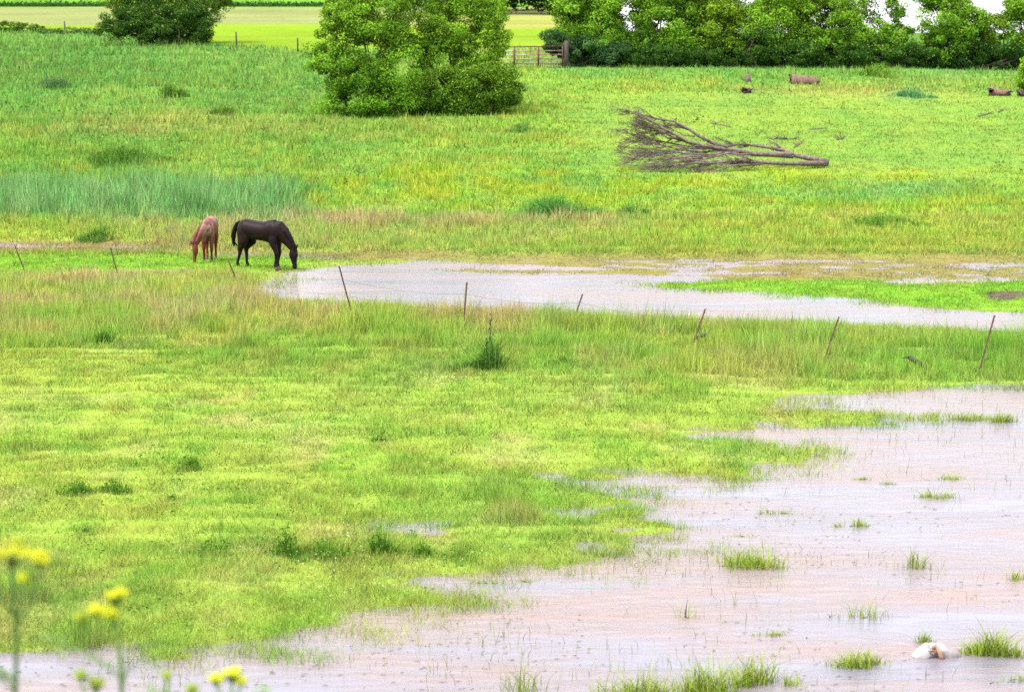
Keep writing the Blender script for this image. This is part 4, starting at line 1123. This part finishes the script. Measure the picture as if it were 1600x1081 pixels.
for (sx, sy, sd, ex, ey, ed, r_) in [(620, 312, .15, 240, 150, .9, .045), (600, 220, .4, 170, 70, 1.0, .04), (540, 270, .15, 170, 190, .7, .04), (690, 400, -.6, 240, 420, -.5, .045), (700, 330, .1, 160, 232, .8, .05), (800, 345, .1, 190, 285, .5, .05), (760, 338, .1, 170, 330, .2, .045), (850, 370, -.3, 140, 375, -.2, .05), (800, 385, -.5, 200, 400, -.4, .04),
                                     (760, 395, -.8, 210, 440, -.8, .04), (870, 420, -1.0, 230, 470, -1.2, .045), (560, 285, .2, 220, 262, .9, .035), (700, 430, -1.1, 300, 490, -1.6, .035), (640, 262, .3, 300, 200, .9, .03), (920, 372, 0, 350, 350, .6, .05), (660, 360, 0, 250, 385, .4, .035)]:
    ex, ey = ex + 75, ey * .84 + 58
    w1, w2 = RNG.normal(0, 14), RNG.normal(0, 18)
    stems.append(([(sx, sy, sd), (sx * .75 + ex * .25, sy * .75 + ey * .25 + w1, sd * .75 + ed * .25), (sx * .5 + ex * .5, (sy + ey) / 2 + w2, (sd + ed) / 2), (sx * .25 + ex * .75, sy * .25 + ey * .75 + w1 * .6, sd * .25 + ed * .75), (ex, ey, ed)], r_ * 1.25, .014))
allp = []
for P, r0, r1 in stems:
    pts = [FT(*q) for q in P]
    n_ = len(pts)
    rad = [(r0 + (r1 - r0) * (i / (n_ - 1)) ** .8) * (1 + RNG.normal(0, .05)) for i in range(n_)]
    pts = [q + Vector((0, 0, rr * .4)) for q, rr in zip(pts, rad)]
    mb = MB(); mb.tube(pts, rad, 9)
    mb.build('limb', M_DEAD, rt)
    for i in range(1, n_):
        allp.append((pts[i], rad[i], (pts[i] - pts[i - 1]).normalized(), i / n_))
tw = MB(); nb = 0
def ground_clip(l, lift=.02):
    gm = float(gz(base.x + l.x, base.y + l.y)) - base.z + lift
    l.z = max(l.z, gm); return l
def twig(p0, d0, L, r, depth):
    global nb
    n_ = 5; pts = [p0.copy()]; d = d0.normalized()
    for i in range(n_):
        d = (d + Vector((RNG.normal(-.03, .16), RNG.normal(0, .18), RNG.normal(0, .14)))).normalized()
        pts.append(ground_clip(pts[-1] + d * L / n_))
    rad = [r * (1 - .8 * i / n_) + .003 for i in range(n_ + 1)]
    if depth == 0 and nb < 46:
        mb = MB(); mb.tube(pts, rad, 6); mb.build('branch', M_DEAD, rt); nb += 1
    else:
        tw.tube(pts, rad, 4, cap=False)
    if depth < 2:
        for _ in range(5 if depth == 0 else 3):
            i = RNG.integers(1, n_)
            dd = (d0 + Vector((RNG.normal(-.3, .25), RNG.normal(0, .55), RNG.normal(.05, .32)))).normalized()
            twig(pts[i], dd, L * RNG.uniform(.35, .65), r * .5, depth + 1)
cand = [a for a in allp if a[3] > .28]
for k in range(175):
    p0, r, d, u = cand[RNG.integers(0, len(cand))]
    dd = (d + Vector((-.7, RNG.normal(0, .4), RNG.normal(-.02, .22)))).normalized()
    twig(p0, dd, RNG.uniform(.6, 1.5) * (1.25 - .8 * u), max(.012, r * .4), 0)
tag(tw.build('twigs', M_DEADT, rt), kind='stuff')

# ------------------------------------------------------------------ logs, sticks, debris
def log(px0, px1, py, thick, label, mat=M_LOG, depth_turn=.1, rag=.3, name='log'):
    b = ground((px0 + px1) / 2, py); s = b.y / FPX
    L = (px1 - px0) * s; r = thick * s / 2
    rt = root(name, b, label, 'log', depth_turn)
    mb = MB(); rings = []
    k = 14
    wob = RNG.normal(0, rag * .5, k)
    for i in range(9):
        u = i / 8
        xx = (u - .5) * L
        rr = r * (1 + .12 * math.cos(u * 3) + (.45 if i == 0 else .2 if i == 1 else -.1 if i == 8 else 0) + RNG.normal(0, .07))
        rings.append([Vector((xx + RNG.normal(0, .012) + (RNG.normal(0, .11) if i in (0, 8) else 0), math.cos(a) * rr * (1 + wob[j] + RNG.normal(0, .04)), r * .85 + math.sin(a) * rr * (1 + wob[j] + RNG.normal(0, .04)) + .05 * math.sin(u * 5) * r)) for j, a in enumerate([2 * math.pi * q / k for q in range(k)])])
    mb.ring_loft(rings); mb.build('trunk', mat, rt)
    for sd, i in ((-1, 0), (1, 8)):
        mb = MB(); c = sum(rings[i], Vector()) / k
        rr = [c + (v - c) * .93 + Vector((sd * .02, 0, 0)) for v in rings[i]]; r2 = [c + (v - c) * .5 + Vector((sd * .035, 0, 0)) for v in rings[i]]
        mb.ring_loft([rr, r2] if sd > 0 else [r2, rr]); mb.build('cut_end', M_LOGEND, rt)
    mb = MB()
    mb.tube([(L * .1, 0, r * 1.5), (L * .13, -.1, r * 2.0)], [r * .3, r * .16], 7); mb.build('branch_stub', mat, rt)
    return rt
log(1237, 1277, 132, 13, 'reddish brown log lying on the slope below the hedge')
log(1547, 1577, 150, 11, 'splintered pale log lying near the right edge of the slope', M_LOG, -.35, .3)
log(1592, 1618, 151, 8, 'dark low log at the foot of the small bush, right edge', M_DARKWOOD, 0, .2)
b = ground(1447, 579)
rt = root('log', b, 'short black waterlogged log tilted in the grass, left of the rightmost post', 'log')
P = [Vector((.06, 0, -.05)), at_depth(1444, 573, b.y - .1) - b, at_depth(1434, 566, b.y - .15) - b, at_depth(1420, 558, b.y - .2) - b]
mb = MB(); mb.tube(P, [.05, .062, .058, .045], 10); mb.build('trunk', M_DARKWOOD, rt)
mb = MB(); mb.tube([P[3], P[3] + Vector((-.09, -.02, .0)), P[3] + Vector((-.15, -.03, -.015))], [.03, .016, .004], 6); mb.build('branch_stub', M_DARKWOOD, rt)

def stick(pts, r, label, name='stick', mat=M_DEAD, extra=4, lift=.04):
    g0 = [ground(*q) for q in pts]
    b = g0[0]
    rt = root(name, b, label, name if name != 'stick' else 'stick')
    P = [q - b + Vector((0, 0, lift)) for q in g0]
    mb = MB(); mb.tube(P, [r] + [r * .8] * (len(P) - 2) + [r * .4], 6)
    for i in range(extra):
        u = RNG.uniform(.1, .9) * (len(P) - 1); k = int(u); q = P[k].lerp(P[min(k + 1, len(P) - 1)], u - k)
        e = q + Vector((RNG.normal(0, .22), RNG.normal(0, .15), RNG.uniform(.05, .3)))
        mb.tube([q, q.lerp(e, .5) + Vector((0, 0, .03)), e], [r * .6, r * .4, r * .15], 5)
    mb.build('stem', mat, rt)
    return rt
stick([(1112, 194), (1126, 196), (1143, 200)], .05, 'thin dead stick lying above the fallen tree', extra=1)
stick([(1210, 218), (1225, 219), (1245, 218)], .05, 'dark twiggy branch lying behind the fallen trunk', 'branch', extra=8)
stick([(1240, 232), (1250, 226), (1256, 219)], .03, 'small dry branch with twigs just right of the dark twiggy one', 'branch', extra=8)
stick([(1264, 203), (1278, 203), (1291, 202)], .035, 'faint thin stick on the mown slope, far right of the fallen tree', extra=1)
stick([(1308, 220), (1318, 218)], .035, 'little heap of twigs alone on the mown slope', 'branch', extra=9)
stick([(1528, 183), (1540, 180), (1548, 178)], .05, 'dark stick on the slope below the splintered log', extra=3)
stick([(1560, 176), (1568, 173)], .05, 'small dark bit of wood just under the splintered log', extra=3)
stick([(1087, 538), (1091, 534)], .045, 'tiny dark chunk of driftwood touching the foot of a leaning post', 'driftwood', M_DARKWOOD, 0, lift=.14)
stick([(1097, 537), (1106, 532)], .055, 'dark chunk of driftwood just right of the post with debris', 'driftwood', M_DARKWOOD, 0, lift=.18)
b = ground(1168, 128)
rt = root('stump', b, 'small grey broken stump on the far slope left of the reddish log', 'stump')
mb = MB(); mb.tube([(0, 0, -.1), (.02, 0, .15), (0, 0, .36), (.03, 0, .44)], [.24, .19, .16, .05], 9); mb.build('trunk', M_DEADT, rt)
mb = MB(); mb.tube([(0, 0, .1), (.02, 0, .5), (.05, 0, .8)], [.06, .04, .01], 6); mb.tube([(-.1, 0, 0), (-.3, -.1, .16), (-.45, -.1, .2)], [.07, .05, .02], 6); mb.build('snag', M_DEADT, rt)
log(1162, 1174, 146, 8, 'short dark chunk of wood below the grey broken stump', M_DARKWOOD, .5, .2)

# ------------------------------------------------------------------ white bag in the water
M_BAG = mat_solid('white_plastic', (.34, .33, .34), (.25, .225, .235), 6, .5, .3, spec=.1)
M_STAIN = mat_solid('mud_stain', (.22, .10, .06), (.06, .03, .025), 16, .7, .3)
M_TAN = mat_solid('tan_fold', (.33, .22, .155), (.25, .15, .10), 12, .6, .2)
b = ground(1459, 1025, 0.0); b.z = 0.0
bs = b.y / FPX
rt = root('plastic_bag', b, 'crumpled white plastic bag with a muddy fold, half sunk beside a grass tuft', 'bag')
def zz(px, py, dy=0): # bag local from a photo pixel
    p = at_depth(px, py, b.y + dy); return Vector((p.x - b.x, dy, max(-.06, p.z - b.z)))
def crumple(cx, rx, ry, rz, seed, skew=0.0, mat=M_BAG, name='fold', cz=0):
    mb = MB(); rings = []; k, m_ = 26, 12
    for i in range(m_ + 1):
        a = math.pi * (i + .03) / (m_ + .06) - math.pi / 2
        r_ = []
        for j in range(k):
            q = 2 * math.pi * j / k
            d = Vector((math.cos(a) * math.cos(q), math.cos(a) * math.sin(q), math.sin(a)))
            nn_ = (.55 + .9 * float(fbm(np.array([d.x * 1.6 + seed]), np.array([d.y * 1.6 + d.z * 2.1]), seed, 3)[0]))
            cr_ = -.09 * abs(math.sin(d.x * 5 + d.z * 4 + seed)) 
            v = d * (nn_ + cr_)
            r_.append(Vector((cx + v.x * rx + skew * v.z * rz, v.y * ry, cz + v.z * rz)))
        rings.append(r_)
    mb.ring_loft(rings); return mb.build(name, mat, rt)
crumple(-.12, .155, .13, .13, 3, .3)
crumple(.12, .19, .14, .15, 8, -.5)
crumple(-.05, .12, .10, .10, 14, 0, cz=-.02)
mb = MB(); mb.tube([(.0, -.10, .155), (.03, -.155, .10), (.06, -.17, .03), (.07, -.16, -.03)], [.018, .026, .03, .02], 9); mb.build('tan_fold', M_TAN, rt)
mb = MB(); mb.blob((-.02, -.125, .125), (.028, .025, .026), 9, 6); mb.blob((.0, -.15, .075), (.025, .02, .032), 9, 6); mb.blob((-.05, -.135, .085), (.04, .02, .012), 9, 6); mb.build('mud_stain', M_STAIN, rt)
mb = MB(); mb.blob((.235, -.07, .03), (.035, .03, .018), 9, 6); mb.build('black_patch', M_DARKWOOD, rt)

# ------------------------------------------------------------------ yellow flowering weeds on the near bank
M_STEM = mat_solid('flower_stem', (.07, .15, .018), (.10, .18, .022), 20, .6)
M_STEMD = mat_solid('flower_stem_dark', (.03, .10, .015), (.05, .08, .02), 14, .6)
M_YEL = mat_solid('yellow_florets', (.56, .55, .010), (.42, .46, .012), 60, .7)
M_YEL2 = mat_solid('green_buds', (.28, .34, .02), (.20, .28, .03), 60, .7)
def parsnip(depth, foot_px, heads, label, stem_pts, stem_mat=M_STEM, leaves=True, r=.0075):
    """heads: (px, py, width px, mat, attach fraction)"""
    top = at_depth(stem_pts[-1][0], stem_pts[-1][1], depth)
    low = at_depth(stem_pts[0][0], stem_pts[0][1], depth)
    fx = low.x + (low.x - top.x) * .3
    foot = Vector((fx, depth, float(gz(fx, depth))))
    rt = root('wild_flower', foot, label, 'flower')
    P = [Vector((0, 0, -.03))] + [at_depth(a, c, depth) - foot for a, c in stem_pts]
    mb = MB(); n_ = len(P)
    mb.tube(P, [r * (1 - .45 * i / (n_ - 1)) for i in range(n_)], 8); mb.build('stem', stem_mat, rt)
    for (hx, hy, hw, mt, att) in heads:
        c = at_depth(hx, hy, depth) - foot
        u = att * (n_ - 1); k = min(int(u), n_ - 2); a = P[k].lerp(P[k + 1], u - k)
        rad = hw * depth / FPX / 2 * .9
        node = c - Vector((0, 0, rad * .75)) if att < 1 else P[-1]
        mb = MB()
        if (node - a).length > .01:
            mb.tube([a, a.lerp(node, .5) + Vector(((node.x - a.x) * .15, 0, -.02)), node], [r * .6, r * .55, r * .5], 7)
        tips = []
        for i in range(20):
            q = 2.399963 * i; rr = rad * math.sqrt((i + .5) / 20)
            t_ = c + Vector((math.cos(q) * rr, math.sin(q) * rr, (1 - (rr / rad) ** 2) * rad * .42 + RNG.normal(0, rad * .18)))
            tips.append(t_); mb.tube([node, node.lerp(t_, .6) + Vector((0, 0, -.004)), t_], .0013, 4)
        um = mb.build('umbel', stem_mat, rt)
        fl = MB()
        for t_ in tips:
            for i in range(6):
                q = 2.399963 * i; rr = rad * .2 * math.sqrt((i + .4) / 6)
                fl.blob(t_ + Vector((math.cos(q) * rr, math.sin(q) * rr, RNG.normal(.002, .004))), (.0040, .0040, .0036), 5, 3)
        fl.build('florets', mt, um)
    if leaves:
        lv = []
        for i in range(3):
            u = RNG.uniform(.1, .45) * (n_ - 1); k = int(u); a = P[k].lerp(P[k + 1], u - k)
            az = RNG.uniform(0, 6.28); ln = RNG.uniform(.14, .24)
            mb = MB(); e = a + Vector((math.cos(az) * ln, math.sin(az) * ln, ln * .5)); mb.tube([a, a.lerp(e, .5) + Vector((0, 0, .03)), e], [.004, .003, .0015], 5)
            for q in range(1, 6):
                c_ = a.lerp(e, q / 5) + Vector((0, 0, .02))
                for sd in (-1, 1):
                    d_ = Vector((-math.sin(az), math.cos(az), .15)) * sd * .045 * (1.2 - q / 7)
                    b_ = len(mb.v); t1 = Vector((math.cos(az), math.sin(az), .3)) * .018
                    mb.v += [tuple(c_), tuple(c_ + d_ * .55 - t1), tuple(c_ + d_), tuple(c_ + d_ * .6 + t1)]; mb.f.append((b_, b_ + 1, b_ + 2, b_ + 3))
            mb.build('leaf', M_STEM, rt, smooth=False)
    return rt
parsnip(6.6, None, [(22, 868, 62, M_YEL, 1), (62, 872, 34, M_YEL, .55), (36, 904, 14, M_YEL, .6), (-12, 872, 40, M_YEL, .62)], 'yellow flowering weed at the left edge, taller of the two blurred ones', [(24, 1081), (26, 990), (20, 930), (18, 888)], M_STEMD)
parsnip(6.9, None, [(184, 932, 40, M_YEL, 1), (150, 955, 24, M_YEL, .8), (172, 958, 30, M_YEL, .85), (128, 966, 26, M_YEL2, .7)], 'yellow flowering weed second from the left edge, shorter of the two blurred ones', [(190, 1081), (188, 1030), (182, 985), (180, 950)])
parsnip(7.3, None, [(362, 1052, 34, M_YEL, 1), (338, 1062, 26, M_YEL, .8), (376, 1064, 22, M_YEL, .85)], 'yellow flower heads just peeping over the bottom edge, right of the tall weeds', [(360, 1140), (362, 1100), (362, 1066)])
parsnip(6.8, None, [(126, 1056, 20, M_YEL2, .9), (150, 1070, 30, M_YEL2, 1)], 'greenish yellow budding flower at the bottom edge between the two tall ones', [(150, 1160), (150, 1110), (150, 1082)])
parsnip(7.1, None, [(260, 1056, 16, M_YEL2, 1), (300, 1078, 22, M_YEL2, .7)], 'single small greenish flower head at the bottom edge, right of the tall weeds', [(266, 1160), (264, 1110), (261, 1064)])
# long blades of the bank grass poking into the frame
def bankgrass(px, py, depth, n, spread, label):
    tp = at_depth(px, py, depth)
    zf = float(gz(tp.x, depth)); h = tp.z - zf
    x = RNG.normal(0, spread, n); hh = h * RNG.uniform(.7, 1.0, n)
    V, F, K = blades('b', x, RNG.normal(0, spread, n), np.full(n, -.02), hh, np.full(n, .010), np.tile(C(.12, .22, .02), (n, 1)), np.tile(C(.19, .28, .03), (n, 1)), lean=.12, five=True)
    o = bulk('bank_grass', V, F, M_GRASS, K); o.location = (tp.x, depth, zf)
    tag(o, label, 'grass tuft', 'blurred grass on the near bank')
bankgrass(6, 990, 7.0, 9, .05, 'blurred green blades at the bottom left corner beside the tall yellow weed')
bankgrass(64, 1030, 8.5, 10, .06, 'blurred grass blades between the two yellow weeds')
bankgrass(225, 1025, 9, 9, .06, 'blurred grass blades at the bottom, right of the second yellow weed')
bankgrass(410, 1045, 10, 12, .05, 'blurred grass blades at the bottom, right of the lowest yellow flowers')
bankgrass(490, 1056, 15, 9, .06, 'short blurred grass blades at the bottom, left of the middle')
